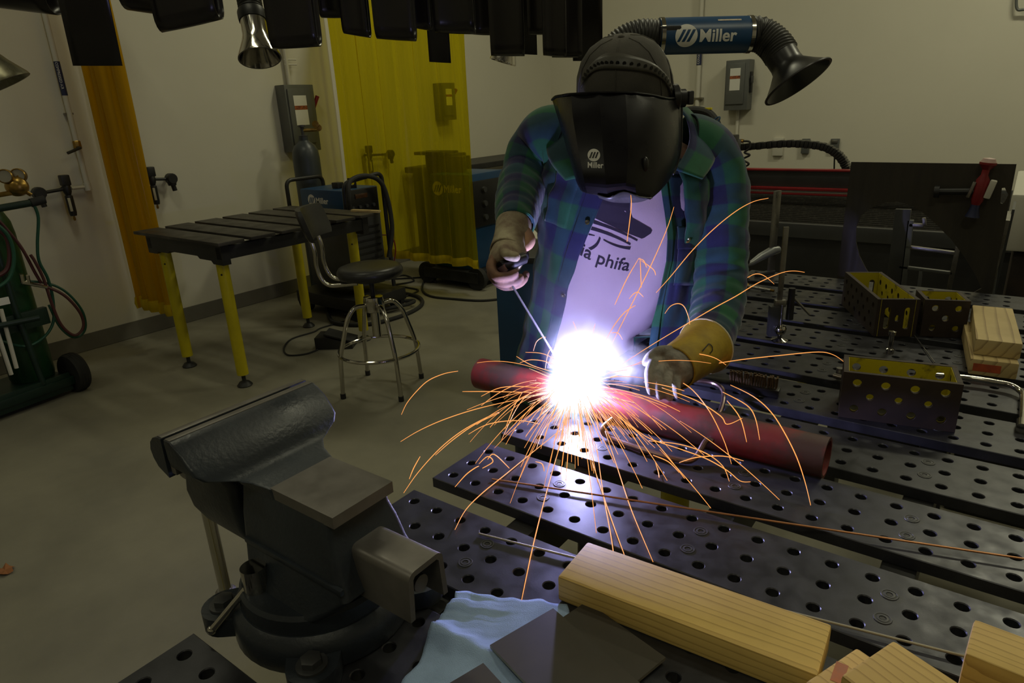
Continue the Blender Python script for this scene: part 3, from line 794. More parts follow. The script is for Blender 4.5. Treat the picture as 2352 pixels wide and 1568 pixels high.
# ================================================================== fume extraction
t = thing('fume_extractor', 'blue fume extraction arm with round black hood behind the welder', 'fume extractor', dep(1620, 85, 3.5))
A, B = dep(1512, 84, 3.5), dep(1724, 79, 3.5)
ax = (B-A).normalized(); Rd = .0895
tb = MB().cyl(A, B, Rd, n=48).build('duct', m_blue, t)
for p in (A+ax*.012, B-ax*.012): MB().cyl(p-ax*.010, p+ax*.010, Rd+.003, n=48).build('collar', m_chrome, tb)
tocam = (CAM-(A+B)/2); tocam = (tocam-ax*tocam.dot(ax)).normalized(); upv = ax.cross(tocam); upv = upv if upv.z > 0 else -upv
def ductfn(x, y, l):
    a = y/Rd; return A+ax*x+(tocam*math.cos(a)+upv*math.sin(a))*(Rd+l+.0005)
Rl = .057
c0 = (B-A).length*((1567-1512)/(1724-1512))
logo_mb(lambda x, y, l: ductfn(x+c0, y+.0015, l), Rl).build('logo', [m_white, m_blue], tb)
lab = MB(); V, F = disc_geo(.0); lab = MB()
rows = [[ductfn(.29+.12*i/8, .076+.010*j, .0004) for i in range(9)] for j in range(2)]
MB().loft(rows, closed=False).build('warning_label', pm('pale label', (.45, .33, .22), (.6, .55, .45), 90, rough=.6), tb)
MB().box(A+ax*.045+tocam*.06+upv*.012, (.11, .05, .075), Matrix((ax, tocam, upv)).transposed(), bev=.01).build('joint_block', m_black, t)
m_hose = pm('ribbed black hose', (.016, .016, .016), (.028, .027, .024), 9, rough=.5)
def ribbed(pts, r, name, parent, pitch=.016, mat=None):
    P = spline(pts, 40); L = [0]
    for i in range(1, len(P)): L.append(L[-1]+(P[i]-P[i-1]).length)
    n = int(L[-1]/(pitch/3)); Q = []; Rr = []
    j = 0
    for k in range(n+1):
        s_ = L[-1]*k/n
        while j < len(L)-2 and L[j+1] < s_: j += 1
        f = (s_-L[j])/max(1e-9, L[j+1]-L[j]); Q.append(P[j].lerp(P[j+1], f)); Rr.append(r*(1.0, .92, .92)[k % 3])
    return MB().tube(Q, Rr, n=28).build(name, mat or m_hose, parent, ang=70)
pl = [A, dep(1470, 82, 3.5), dep(1425, 102, 3.52), dep(1385, 150, 3.56), dep(1370, 230, 3.6), dep(1372, 330, 3.7)]
ribbed(pl, .082, 'hose', t)
MB().cyl(pl[-1]+Vector((0, 0, .02)), Vector((pl[-1].x, pl[-1].y, .35)), .075, n=20).build('post', m_darkgrey, t)
MB().box((pl[-1].x+.05, pl[-1].y+.10, .20), (.36, .36, .34), bev=.02).build('filter_box', m_blue, t)
for sx in (-.10, .20): MB().cyl((pl[-1].x+sx, pl[-1].y-.06, .03), (pl[-1].x+sx, pl[-1].y+.26, .03), .03, n=14).build('roller', m_rubber, t)
pr_ = [B, dep(1748, 80, 3.5), dep(1778, 102, 3.48), dep(1796, 128, 3.46)]
ribbed(pr_, .088, 'hose', t)
h0 = dep(1793, 126, 3.46); hd = (dep(1828, 182, 3.44)-h0).normalized()
MB().lathe([(.082, 0), (.080, .05), (.084, .075), (.125, .12), (.172, .165), (.180, .168), (.180, .174), (.168, .174), (.120, .128), (.076, .078), (.074, .0)], h0, hd, n=40, cap=False).build('hood', m_plastic, t)
def nozzle(label, c, d, axis, R, chrome, handle=False):
    c = dep(*c, d); axis = Vector(axis).normalized()
    t = thing('fume_nozzle', label, 'fume nozzle', c, group='fume nozzles under the black strips')
    MB().lathe([(R, 0), (R*.98, .012), (R*.72, .08), (R*.60, .12), (R*.60, .20), (R*.56, .20), (R*.56, .12), (R*.68, .08), (R*.93, .0), (R, 0)], c, axis, n=36, cap=False).build('bell', chrome, t)
    MB().lathe([(R*.64, .195), (R*.66, .21), (R*.66, .24), (R*.62, .25)], c, axis, n=30).build('collar', m_black, t)
    p = c+axis*.24
    ribbed([p, p+axis*.15, p+axis*.35+Vector((0, 0, .1)), Vector((p.x, p.y, 2.9))+axis*.3], R*.58, 'hose', t)
    if handle:
        s = axis.cross(Vector((0, 0, 1))).normalized(); b = c+s*R*.8+axis*.03
        k = handle
        MB().tube(fillet([b+s*.0, b+s*.05+axis*.01, b+s*.03+axis*.12, b-s*.045+axis*.13], .015), .006, n=8).build('handle', m_steel, t)
    return t
nozzle('bright chrome fume nozzle hanging left of the yellow curtain', (597, 134), 3.3, (-.40, .24, 1), .103, m_chrome)
nozzle('half hidden metal fume nozzle behind the black strips right of the yellow curtain', (1155, 143), 4.2, (.26, .20, 1), .086, m_chrome)
nozzle('dull metal fume nozzle with a side handle cut off by the left edge', (-8, 200), 3.0, (-.20, -.35, 1), .150, pm('brushed olive steel', (.13, .12, .07), (.2, .19, .13), 4, rough=.35, metal=.8, stretch=(8, 8, .4)), handle=True)

# ================================================================== pipes and boxes on the walls
m_wpipe = pm('white pipe', (.58, .56, .48), rough=.5)
m_blab = pm('navy label', (.015, .022, .075), rough=.5)
def text_on(s, size, fn, name, parent, mat, bold=.0):
    V, F = text_geo(s, size, bold); MB().add([fn(x, y, .0004) for x, y in V], F).build(name, mat, parent)
t = thing('air_pipe', 'white air pipe with navy label on the left wall', 'pipe', (XL+.035, 2.052, 1.13))
MB().cyl((XL+.035, 2.052, 1.13), (XL+.035, 2.052, CEIL-.02), .017, n=20).build('pipe', m_wpipe, t)
lb = MB().lathe([(.0185, 0), (.0185, .21)], (XL+.035, 2.052, 1.735), n=20, cap=False).build('label', m_blab, t)
text_on('COMPRESSED AIR', .021, lambda x, y, l: Vector((XL+.035+(.0189+l)*math.cos(-.5+y/.0189-.4), 2.052+(.0189+l)*math.sin(-.5+y/.0189-.4), 1.94-x)), 'lettering', lb, m_white)
MB().lathe([(.022, 0), (.026, .006), (.026, .05), (.022, .056)], (XL+.035, 2.052, 1.39), n=8).build('valve', m_brass, t)
MB().tube(fillet([(XL+.05, 2.052, 1.40), (XL+.09, 2.045, 1.40), (XL+.10, 1.955, 1.372)], .01), .010, n=8).build('valve_lever', m_black, t)
MB().lathe([(.023, 0), (.023, .05)], (XL+.035, 2.052, 1.115), n=16).build('tee', m_wpipe, t)
MB().cyl((XL+.035, 2.052, 1.14), (XL+.035, 1.95, 1.14), .011, n=12).build('branch', m_wpipe, t)
for z in (2.3, 1.62): MB().box((XL+.018, 2.052, z), (.036, .05, .012)).build('clip', m_steel, t)
def frl(label, y, z, reg_y):
    t = thing('air_regulator', label, 'regulator', (XL+.05, y, z-.25), group='air regulators on the left wall')
    x = XL+.075
    MB().box((x, y, z+.055), (.055, .055, .070), bev=.008).build('gauge_head', m_black, t)
    MB().lathe([(.016, -.045), (.026, -.02), (.026, .02), (.02, .03)], (x, y, z), n=16).build('body', m_black, t)
    MB().lathe([(0, -.185), (.020, -.182), (.024, -.16), (.024, -.05), (.020, -.045), (0, -.045)], (x, y, z), n=18).build('bowl', m_black, t)
    MB().box((x+.0225, y-.012, z-.105), (.006, .016, .090), Matrix.Rotation(R_(-28), 3, 'Z'), bev=.002).build('sight_glass', pm('sight glass '+str(round(y, 1)), (.5, .47, .33), rough=.3), t)
    MB().lathe([(.006, -.215), (.009, -.205), (.006, -.185)], (x, y, z), n=10).build('drain', m_brass, t)
    MB().cyl((x, y, z), (x, reg_y, z-.012), .011, n=12).build('link', m_black, t)
    kn = MB(); s = 1 if reg_y > y else -1
    for k in range(16):
        pass
    kn.lathe([(.034, -.028), (.040, -.022), (.040, .022), (.034, .03), (0, .03)], (x, reg_y, z-.01), (1, 0, 0), n=14)
    kn.lathe([(.028, -.05), (.032, -.03)], (x, reg_y, z-.01), n=14)
    kn.build('regulator_knob', m_black, t)
    MB().cyl((x, reg_y, z-.03), (x, reg_y+.012, z-.10), .017, n=12).build('outlet', m_black, t)
    MB().cyl((XL, reg_y, z-.012), (x-.02, reg_y, z-.012), .012, n=10).build('wall_stub', m_black, t)
    MB().cyl((XL, y, z), (x-.02, y, z), .010, n=10).build('wall_stub', m_black, t)
frl('black air regulator set left of the bunched amber curtain', 1.905, 1.145, 1.735)
frl('black air regulator set right of the bunched amber curtain', 2.480, 1.145, 2.625)
frl('black air regulator hanging seen through the wide yellow curtain', 4.62, 1.15, 4.90)
# disconnect switches
def disconnect(label, o, ex, n, w_, h, d, lever, back=True, stick=True):
    o, ex, n = Vector(o), Vector(ex), Vector(n); up = Vector((0, 0, 1)); rot = Matrix((ex, up, n)).transposed()
    t = thing('disconnect_switch', label, 'switch box', o, group='electrical switch boxes on the walls')
    MB().box(o+up*h/2+n*d/2, (w_, h, d), rot, bev=.006).build('box', m_grey, t)
    MB().box(o+up*(h*.53)+n*(d+.007)-ex*w_*.05, (w_*.78, h*.82, .016), rot, bev=.007).build('cover', m_grey, t)
    lb = MB().box(o+up*h*.62+n*(d+.0158)-ex*w_*.06, (w_*.44, h*.44, .001), rot).build('paper_label', m_white, t)
    MB().box(o+up*h*.66+n*(d+.0168)-ex*w_*.06, (w_*.44, h*.06, .001), rot).build('warning_band', pm('orange band', (.45, .12, .03), (.1, .03, .02), 70, rough=.6), lb)
    if lever == 'red':
        MB().box(o+up*h*.50+n*d*.5+ex*(w_/2+.012), (.022, h*.22, .05), rot, bev=.006).build('lever_hub', m_black, t)
        MB().tube([o+up*h*.60+n*d*.5+ex*(w_/2+.016), o+up*h*.72+n*d*.6+ex*(w_/2+.040), o+up*h*.83+n*d*.7+ex*(w_/2+.065)], [.014, .016, .018], n=10).build('lever', m_red, t)
    else:
        MB().box(o+up*h*.55+n*d*.6+ex*(w_/2+.012), (.022, h*.42, .05), rot, bev=.006).build('lever', m_black, t)
        MB().box(o+up*h*.60+n*d*.8+ex*(w_/2+.030), (.022, h*.14, .04), rot, bev=.006).build('lever_grip', m_darkgrey, t)
    return t
disconnect('grey switch box with a red lever above the gas cylinder', (XL, 3.86, 1.245), (0, 1, 0), (1, 0, 0), .30, .55, .13, 'red')
disconnect('grey switch box with a raised lever seen through the yellow curtain', (XL, 5.80, 1.43), (0, 1, 0), (1, 0, 0), .22, .38, .12, 'red')
bx = ony(1699, 252, YB)
disconnect('grey switch box with a white label on the back wall under the fume arm', (bx.x, YB, bx.z), (1, 0, 0), (0, -1, 0), .26, .52, .16, 'black')
for nm, x, y, z0, z1, lab in (('conduit', XL+.03, 3.84, 1.79, CEIL-.02, 'thin grey conduit running up from the left wall switch box'), ('conduit', bx.x-.01, YB-.03, .2, bx.z+.01, 'white conduit running down from the back wall switch box')):
    mb = MB().cyl((x, y, z0), (x, y, z1), .018, n=14)
    if z1 > 3:
        for q in (1.96, 2.0): mb.cyl((x, y-.02, q), (x+.02, y+.09, q), .006, n=8)
    solo(mb, nm, m_wpipe, lab, 'conduit', 'conduits on the walls')
cx = ony(1606, 200, YB).x
t = thing('air_pipe', 'white labelled pipe running up the back wall behind the fume arm', 'pipe', (cx, YB-.04, .9))
MB().cyl((cx, YB-.04, .9), (cx, YB-.04, CEIL-.02), .026, n=16).build('pipe', m_wpipe, t)
z0, z1 = ony(1608, 150, YB).z, ony(1608, 60, YB).z
lb = MB().lathe([(.028, 0), (.028, z1-z0)], (cx, YB-.04, z0), n=16, cap=False).build('label', m_blab, t)
text_on('COMPRESSED AIR', .036, lambda x, y, l: Vector((cx+(.0285+l)*math.sin(y/.0285-.4), YB-.04-(.0285+l)*math.cos(y/.0285-.4), z0+.01+x)), 'lettering', lb, m_white)
zz = ony(1607, 226, YB).z; MB().box((cx, YB-.04, zz), (.13, .06, .02)).build('clip', m_steel, t)
# outlets on the back wall
for (xa, ya, xb, yb), lab in (((1775, 316, 1802, 357), 'pale wall outlet with a hooded plate left of the other two'), ((1841, 318, 1862, 352), 'middle wall outlet with a bright top behind the cable carrier'), ((1907, 318, 1930, 345), 'grey wall outlet at the bend of the cable carrier')):
    P, Q = ony(xa, yb, YB), ony(xb, ya, YB)
    t = thing('wall_outlet', lab, 'outlet', ((P.x+Q.x)/2, YB, P.z), group='outlets on the back wall')
    MB().box(((P.x+Q.x)/2, YB-.02, (P.z+Q.z)/2), (Q.x-P.x, .04, Q.z-P.z), bev=.006).build('plate', m_wpipe if '1775' in str(xa) else m_grey, t)
    MB().box(((P.x+Q.x)/2, YB-.044, (P.z+Q.z)/2+.03), ((Q.x-P.x)*.7, .008, (Q.z-P.z)*.3), bev=.003).build('cover', m_steel, t)
# a cable loop high on the back wall at the right
P = ony(2352, 22, YB-.05)
solo(MB().tube(spline([Vector((P.x-.10, P.y, CEIL-.02)), P+Vector((-.075, 0, .5)), P+Vector((-.065, 0, .06)), P+Vector((0, 0, 0)), P+Vector((.1, 0, .03)), P+Vector((.14, 0, .4)), Vector((P.x+.15, P.y, CEIL-.02))], 8), .012, n=8), 'hanging_cable', m_grey, 'grey cable loop hanging at the top right corner', 'cable')
# ================================================================== second table
t = thing('slat_table', 'small slatted steel work table on yellow legs by the left wall', 'table', (-3.91, 2.50, 0))
T2 = .905
for k in range(6):
    y0 = 1.925+.2017*k
    MB().box((-3.91, y0+.079, T2-.009), (.96, .158, .018), bev=.002).build('slat', m_slat2, t)
for y in (1.99, 3.02):
    fr = MB(); L = .84
    pts = [(-L/2, -.115), (-L/2+.10, -.115), (-L/2+.12, -.10), (-L/2+.24, -.10), (-L/2+.26, -.085), (L/2-.26, -.085), (L/2-.24, -.10), (L/2-.12, -.10), (L/2-.10, -.118), (L/2, -.118), (L/2, 0), (-L/2, 0)]
    fr.prism(pts, (-3.91, y-.025, T2-.020), (1, 0, 0), (0, 0, 1), (0, 1, 0), .05).build('cross_frame', m_black, t, smooth=False)
for x in (-4.30, -3.52): MB().box((x, 2.505, T2-.072), (.055, 1.08, .075), bev=.004).build('side_frame', m_black, t)
for x in (-4.24, -3.60):
    for y in (2.02, 2.985):
        sx = 0.0
        lg = MB().cyl((x, y, .075), (x, y, T2-.095), .034, n=24).build('leg', m_yel, t)
        MB().cyl((x+.034*math.cos(-.9), y+.034*math.sin(-.9), .70), (x+.035*math.cos(-.9), y+.035*math.sin(-.9), .70), .006, n=8).build('set_screw', m_black, lg)
        MB().lathe([(.042, 0), (.046, .006), (.030, .026), (.012, .034), (.012, .08)], (x, y, 0), n=20).build('foot', m_black, lg)
# bits left on that table
P = onz(790, 478, T2)
solo(MB().box((-3.52, 3.06, T2+.008), (.24, .03, .016), R_(8), bev=.003), 'wooden_stick', m_pine2, 'short wooden stick lying at the far end of the small slat table', 'stick')

# ================================================================== stool
SX, SY = -2.824, 2.437
t = thing('shop_stool', 'chrome shop stool with round black seat and backrest', 'stool', (SX, SY, 0))
m_vinyl = pm('black vinyl', (.014, .014, .015), (.020, .020, .020), 14, rough=.38, bump=.08, bscale=400)
SZ = .742
MB().lathe([(0, 0), (.150, 0), (.172, .006), (.182, .024), (.182, .040), (.172, .058), (.150, .066), (.08, .070), (0, .070)], (SX, SY, SZ-.07), n=48).build('seat', m_vinyl, t, ang=50)
MB().lathe([(.10, 0), (.10, .012), (.02, .014)], (SX, SY, SZ-.086), n=24).build('seat_plate', m_black, t)
MB().cyl((SX, SY, .47), (SX, SY, SZ-.08), .014, n=16).build('spindle', m_black, t)
MB().lathe([(.050, .475), (.058, .480), (.058, .535), (.054, .560), (.030, .565)], (SX, SY, 0), n=28).build('hub', m_chrome, t)
MB().cyl((SX, SY, .325), (SX, SY, .475), .026, n=20).build('sleeve', m_chrome, t)
ft = [Vector((-2.910, 2.206)), Vector((-2.592, 2.354)), Vector((-2.732, 2.663)), Vector((-3.061, 2.528))]
for f in ft:
    d = Vector((f.x-SX, f.y-SY, 0)); L = d.length; d.normalize(); c = Vector((SX, SY, 0))
    pts = [c+d*.05+Vector((0, 0, .515)), c+d*.115+Vector((0, 0, .520)), c+d*.165+Vector((0, 0, .46)), c+d*(L-.015)+Vector((0, 0, .25)), c+d*L+Vector((0, 0, .016))]
    lg = MB().tube(fillet(pts, .05, 6), .0125, n=14).build('leg', m_chrome, t)
    MB().cyl(c+d*L, c+d*L+Vector((0, 0, .03)), .0155, n=12).build('foot_cap', m_rubber, lg)
RL = sum((Vector((f.x-SX, f.y-SY))).length for f in ft)/4-.018
MB().tube([(SX+RL*math.cos(2*math.pi*k/48), SY+RL*math.sin(2*math.pi*k/48), .245) for k in range(48)], .010, n=10, closed=True).build('foot_ring', m_chrome, t)
# back bars: they leave under the seat towards the left and rise to the pad
bd = Vector((-.80, -.60, 0)); sd_ = Vector((-.60, .80, 0)); c = Vector((SX, SY, 0))
for s in (-1, 1):
    o = c+sd_*(.075*s)
    pts = [o+bd*.06+Vector((0, 0, SZ-.085)), o+bd*.235+Vector((0, 0, SZ-.095)), o+bd*.275+Vector((0, 0, SZ+.00)), o+bd*.265+Vector((0, 0, SZ+.11)), o+bd*.325+Vector((0, 0, SZ+.28))]
    MB().tube(fillet(pts, .07, 7), .0115, n=12).build('back_bar', m_chrome, t)
rows = []
for j in range(9):
    a = j/8; z = SZ+.165+.165*a
    lean = .288+.05*a
    out = []
    hw = .195*(1-.10*abs(2*a-1)**4)
    for k in range(21):
        u = -1+2*k/20; th = .020*(1-.35*abs(u)**6)*(1-.3*abs(2*a-1)**6)
        out.append(c+sd_*(hw*u)+bd*(lean-.05*u*u+th)+Vector((0, 0, z)))
    for k in range(21):
        u = 1-2*k/20; th = .020*(1-.35*abs(u)**6)*(1-.3*abs(2*a-1)**6)
        out.append(c+sd_*(hw*u)+bd*(lean-.05*u*u-th)+Vector((0, 0, z)))
    rows.append(out)
MB().loft(rows).build('backrest', m_vinyl, t, ang=50)

# ================================================================== foot pedal and floor cables
t = thing('foot_pedal', 'black foot pedal on the floor behind the stool', 'pedal', (-3.68, 2.80, 0), R_(35))
MB().prism([(-.13, 0), (.13, 0), (.13, .03), (-.05, .085), (-.13, .085)], (0, -.08, 0), (1, 0, 0), (0, 0, 1), (0, 1, 0), .16).build('base', m_black, t, world=False)
MB().box((.035, 0, .075), (.21, .14, .014), Matrix.Rotation(R_(17), 3, 'Y'), bev=.004).build('treadle', m_rubber, t, world=False)
def cable(name, label, px, r, z=None, mat=None, cat='cable', group='cables on the floor'):
    pts = [onz(a, b, r if z is None else z) for a, b in px]
    return solo(MB().tube(spline(pts, 8), r, n=8), name, mat or m_rubber, label, cat, group)
cable('pedal_cable', 'thin cable looping from the foot pedal under the small table', [(730, 803), (700, 813), (662, 815), (652, 800), (670, 778), (720, 762), (740, 752), (800, 735)], .006)
cable('floor_cable', 'thick black cable coil on the floor behind the stool, front loop', [(750, 700), (760, 735), (800, 745), (860, 742), (930, 722), (968, 700), (962, 682), (920, 672), (860, 668)], .016)
cable('floor_cable', 'thick black cable coil on the floor behind the stool, rear loop', [(860, 668), (900, 690), (950, 690), (930, 700), (850, 715), (790, 722)], .016, z=.045)
cable('floor_cable', 'thin tangled cable on the floor below the wide yellow curtain', [(905, 690), (960, 668), (935, 660), (905, 655), (950, 645), (930, 632), (900, 640), (980, 636)], .008)
cable('floor_cable', 'black cable running along the floor to the pedestal machine wheel', [(975, 640), (970, 665), (990, 680), (1040, 686), (1110, 690), (1180, 682)], .010)

# ================================================================== blue machine behind the small table
def handle(pts, r, t, nm='handle', mat=None): return MB().tube(fillet(pts, .06, 6), r, n=10).build(nm, mat or m_black, t)
t = thing('welding_machine', 'blue welding machine on a black cart behind the small slat table', 'welder', (-4.30, 3.50, 0), group='blue welding machines')
MB().box((-4.29, 3.48, .90), (.50, .36, .20), bev=.012).build('case', m_blue, t)
MB().box((-4.29, 3.48, .52), (.50, .36, .56), bev=.008).build('lower_case', m_darkgrey, t)
MB().box((-4.30, 3.48, .13), (.78, .50, .10), bev=.01).build('cart_base', m_black, t)
MB().box((-4.032, 3.48, .90), (.016, .32, .19), bev=.006).build('control_panel', m_plastic, t)
MB().box((-4.020, 3.47, .945), (.006, .12, .035), bev=.002).build('display', pm('dim display', (.05, .03, .02), (.12, .05, .02), 60, rough=.2), t)
for y in (3.37, 3.44, 3.51, 3.58): MB().cyl((-4.026, y, .865), (-4.006, y, .865), .013, n=14).build('dial', m_darkgrey, t)
for k in range(9): MB().box((-4.036, 3.48, .30+.05*k), (.012, .30, .012)).build('louvre', m_black, t)
logo_mb(flat_fn((-4.405, 3.2995, .918), (1, 0, 0), (0, 0, 1), (0, -1, 0)), .044).build('logo', [m_white, m_blue], t)
handle([(-4.70, 3.30, .30), (-4.70, 3.30, 1.06), (-4.70, 3.66, 1.06), (-4.70, 3.66, .30)], .016, t)
handle([(-3.99, 3.28, .82), (-3.98, 3.28, 1.06), (-3.98, 3.66, 1.10), (-3.97, 3.66, .20)], .016, t)
for x in (-4.62, -4.0):
    for y in (3.27, 3.69): MB().cyl((x, y-.02, .085), (x, y+.02, .085), .085, n=24).build('wheel', m_rubber, t)
MB().tube(spline([(-3.97, 3.30, .80), (-3.93, 3.27, .95), (-3.95, 3.32, 1.07), (-3.96, 3.50, 1.09), (-3.94, 3.63, 1.0), (-3.92, 3.66, .7), (-3.93, 3.6, .45)], 8), .018, n=10).build('torch_cable', m_rubber, t)
MB().tube(spline([(-4.0, 3.62, .62), (-3.96, 3.68, .60), (-3.95, 3.70, .50), (-3.97, 3.69, .40)], 8), .005, n=6).build('red_wire', m_red, t)
solo(MB().box((-4.22, 3.42, 1.0235), (.07, .06, .044), bev=.004), 'small_box', m_black, 'little black box sitting on the blue machine', 'box')
mb = MB().prism([(-.032, 0), (.032, 0), (.032, .075), (-.032, .075)], (-4.0, 3.56, 1.001), (1, 0, 0), (0, 0, 1), (0, 1, 0), .012, holes=[[(.019*math.cos(2*math.pi*k/16), .040+.019*math.sin(2*math.pi*k/16)) for k in range(16)]])
mb = MB().prism([(-.032, 0), (.032, 0), (.032, .075), (-.032, .075)], (-4.10, 3.46, 1.0005), (.8, .6, 0), (0, 0, 1), (-.6, .8, 0), .012, holes=[[(.019*math.cos(2*math.pi*k/16), .040+.019*math.sin(2*math.pi*k/16)) for k in range(16)]])
solo(mb, 'steel_coupon', m_black, 'small square black coupon with a round hole standing on the blue machine', 'coupon', smooth=False)

# grey gas cylinder behind it
t = thing('gas_cylinder', 'dark grey gas cylinder with valve standing behind the blue machine', 'gas cylinder', (-4.88, 3.66, 0))
m_cyl = pm('dark grey cylinder', (.040, .050, .058), (.032, .04, .048), 4, rough=.38)
MB().lathe([(0, .01), (.105, .01), (.112, .03), (.112, 1.20), (.106, 1.26), (.085, 1.305), (.055, 1.33), (.042, 1.345), (.042, 1.37), (0, 1.37)], (-4.88, 3.66, 0), n=40).build('tank', m_cyl, t)
MB().lathe([(.038, 1.365), (.040, 1.385), (.024, 1.39)], (-4.88, 3.66, 0), n=20).build('neck_ring', m_darkgrey, t)
MB().lathe([(.014, 1.385), (.016, 1.45), (.030, 1.452), (.030, 1.468), (0, 1.47)], (-4.88, 3.66, 0), n=16).build('valve', m_darkgrey, t)
MB().cyl((-4.88, 3.66, 1.425), (-4.82, 3.76, 1.425), .014, n=12).build('regulator', m_brass, t)
for q in ((-4.815, 3.78, 1.44), (-4.81, 3.75, 1.47)): MB().lathe([(0, 0), (.026, 0), (.028, .006), (.028, .02), (0, .022)], q, (.7, -.7, 0), n=16).build('gauge', m_brass, t)

# ================================================================== pedestal machine behind the yellow curtain
t = thing('welding_machine', 'tall pedestal welding machine with wire feeder seen through the yellow curtain', 'welder', (-4.050, 4.75, 0), group='blue welding machines')
MB().box((-4.040, 4.75, .58), (.46, .50, .84), bev=.012).build('case', m_blue, t)
MB().box((-4.040, 4.75, .11), (.66, .66, .10), bev=.01).build('cart_base', m_black, t)
MB().box((-3.795, 4.72, .74), (.02, .40, .40), bev=.006).build('control_panel', m_plastic, t)
for z in (.62, .74, .86): MB().cyl((-3.785, 4.66, z), (-3.760, 4.66, z), .024, n=16).build('dial', m_darkgrey, t)
logo_mb(flat_fn((-4.180, 4.4985, .875), (1, 0, 0), (0, 0, 1), (0, -1, 0)), .062).build('logo', [m_white, m_blue], t)
MB().box((-4.310, 4.78, 1.06), (.34, .20, .20), bev=.012).build('feeder_case', m_plastic, t)
MB().box((-4.390, 4.74, 1.165), (.36, .22, .03), bev=.008).build('feeder_lid', m_plastic, t)
MB().box((-4.300, 4.76, .90), (.14, .14, .16), bev=.01).build('feeder_post', m_black, t)
MB().box((-4.110, 4.72, 1.08), (.18, .14, .12), bev=.01).build('drive_motor', m_plastic, t)
MB().tube(spline([(-4.350, 4.66, .98), (-4.470, 4.62, .80), (-4.490, 4.62, .5), (-4.430, 4.6, .25), (-4.550, 4.58, .03), (-4.250, 4.45, .02)], 8), .014, n=8).build('torch_cable', m_rubber, t)
MB().tube(spline([(-4.490, 4.64, 1.0), (-4.550, 4.62, .9), (-4.470, 4.63, .78)], 8), .007, n=8).build('trigger_cable', m_rubber, t)
for x in (-4.35, -3.75):
    for y in (4.46, 5.04): MB().cyl((x, y-.025, .10), (x, y+.025, .10), .10, n=24).build('wheel', m_rubber, t)
# dark bench along the left wall further back
solo(MB().box((XL+.35, 6.4, .96), (.6, 2.6, .06), bev=.01).box((XL+.35, 5.2, .47), (.5, .06, .90)).box((XL+.35, 7.6, .47), (.5, .06, .90)), 'wall_bench', m_black, 'long black bench along the left wall behind the welder', 'bench', smooth=False)
# ================================================================== blue machine right beside the welder
t = thing('welding_machine', 'blue welding machine on a stand half hidden behind the welder', 'welder', (-1.98, 2.86, 0), R_(20), group='blue welding machines')
MB().box((0, 0, .50), (.34, .44, .60), bev=.012).build('case', m_blue, t, world=False)
MB().box((0, 0, .81), (.36, .46, .03), bev=.008).build('lid', m_black, t, world=False)
MB().box((0, 0, .14), (.40, .50, .10), bev=.01).build('cart_base', m_black, t, world=False)
logo_mb(flat_fn((.09, -.2215, .745), (1, 0, 0), (0, 0, 1), (0, -1, 0)), .030, text=False).build('logo', [m_white, m_blue], t, world=False)
for x in (-.2, .2):
    for y in (-.18, .18): MB().cyl((x-.02, y, .08), (x+.02, y, .08), .08, n=20).build('wheel', m_rubber, t, world=False)
solo(MB().box((-2.62, 3.75, .62), (.04, .32, .22), Matrix.Rotation(R_(12), 3, 'X') @ Matrix.Rotation(R_(50), 3, 'Z'), bev=.003).cyl((-2.62, 3.75, .0), (-2.62, 3.75, .55), .02, n=10), 'notice_stand', m_wpipe, 'pale sheet on a stand beside the wide yellow curtain', 'stand', smooth=False)

# ================================================================== oxygen cart at the left edge
m_green = pm('green cylinder paint', (.012, .060, .018), (.009, .045, .014), 4, rough=.38)
m_dgreen = pm('dark green cart', (.006, .026, .016), (.005, .020, .012), 5, rough=.42)
t = thing('gas_cart', 'dark green two wheeled gas cart cut off by the left edge', 'cart', (-4.60, 1.20, 0))
w0 = Vector((-4.470, 1.43, .118)); ad = Vector((-.15, .99, 0)).normalized()
def wheel(t, c, ax):
    wh = MB().lathe([(.075, -.035), (.112, -.035), (.118, -.028), (.118, .028), (.112, .035), (.075, .035)], c, ax, n=36).build('wheel', m_rubber, t)
    MB().lathe([(0, -.030), (.030, -.030), (.034, -.018), (.070, -.012), (.076, -.034), (.076, .034), (.070, .012), (.034, .018), (.030, .03), (0, .03)], c, ax, n=24).build('hub', m_dgreen, wh)
    for rr in (-.016, 0, .016): MB().tube([Vector(c)+Vector(ax)*rr+(frame_for(ax)[0]*math.cos(2*math.pi*k/36)+frame_for(ax)[1]*math.sin(2*math.pi*k/36))*.1185 for k in range(36)], .003, n=5, closed=True).build('tread', m_rubber, wh)
wheel(t, w0, ad); wheel(t, w0-ad*.78, ad)
MB().box((-4.56, 1.05, .09), (.40, .66, .05), R_(8), bev=.006).build('tray', m_dgreen, t)
A = onx(0, 945, -4.43); 
MB().box((-4.385, 1.07, .085), (.02, .64, .11), R_(8), bev=.004).build('tray_lip', m_dgreen, t)
MB().cyl(w0-ad*.75, w0, .014, n=12).build('axle', m_black, t)
for y in (.86, 1.22):
    MB().tube(fillet([(-4.41, y+.02, .12), (-4.43, y, .55), (-4.45, y, 1.16), (-4.60, y+.02, 1.25)], .05), .017, n=12).build('upright', m_dgreen, t)
MB().tube(fillet([(-4.36, 1.30, .52), (-4.40, 1.05, .52), (-4.42, .70, .52)], .03), .016, n=10).build('cross_bar', m_dgreen, t)
MB().box((-4.44, 1.12, .50), (.04, .52, .10), R_(8), bev=.005).build('strap', m_dgreen, t)
hp = [onx(-60, 492, -4.475), onx(0, 478, -4.475), onx(70, 466, -4.475), onx(102, 458, -4.475)]
hh_ = MB().tube(hp, .020, n=12).build('handle', m_dgreen, t)
MB().cyl(hp[-2], hp[-1], .024, n=12).build('grip', m_rubber, hh_)
t = thing('gas_cylinder', 'tall green oxygen cylinder strapped to the cart', 'gas cylinder', (-4.62, 1.26, .115))
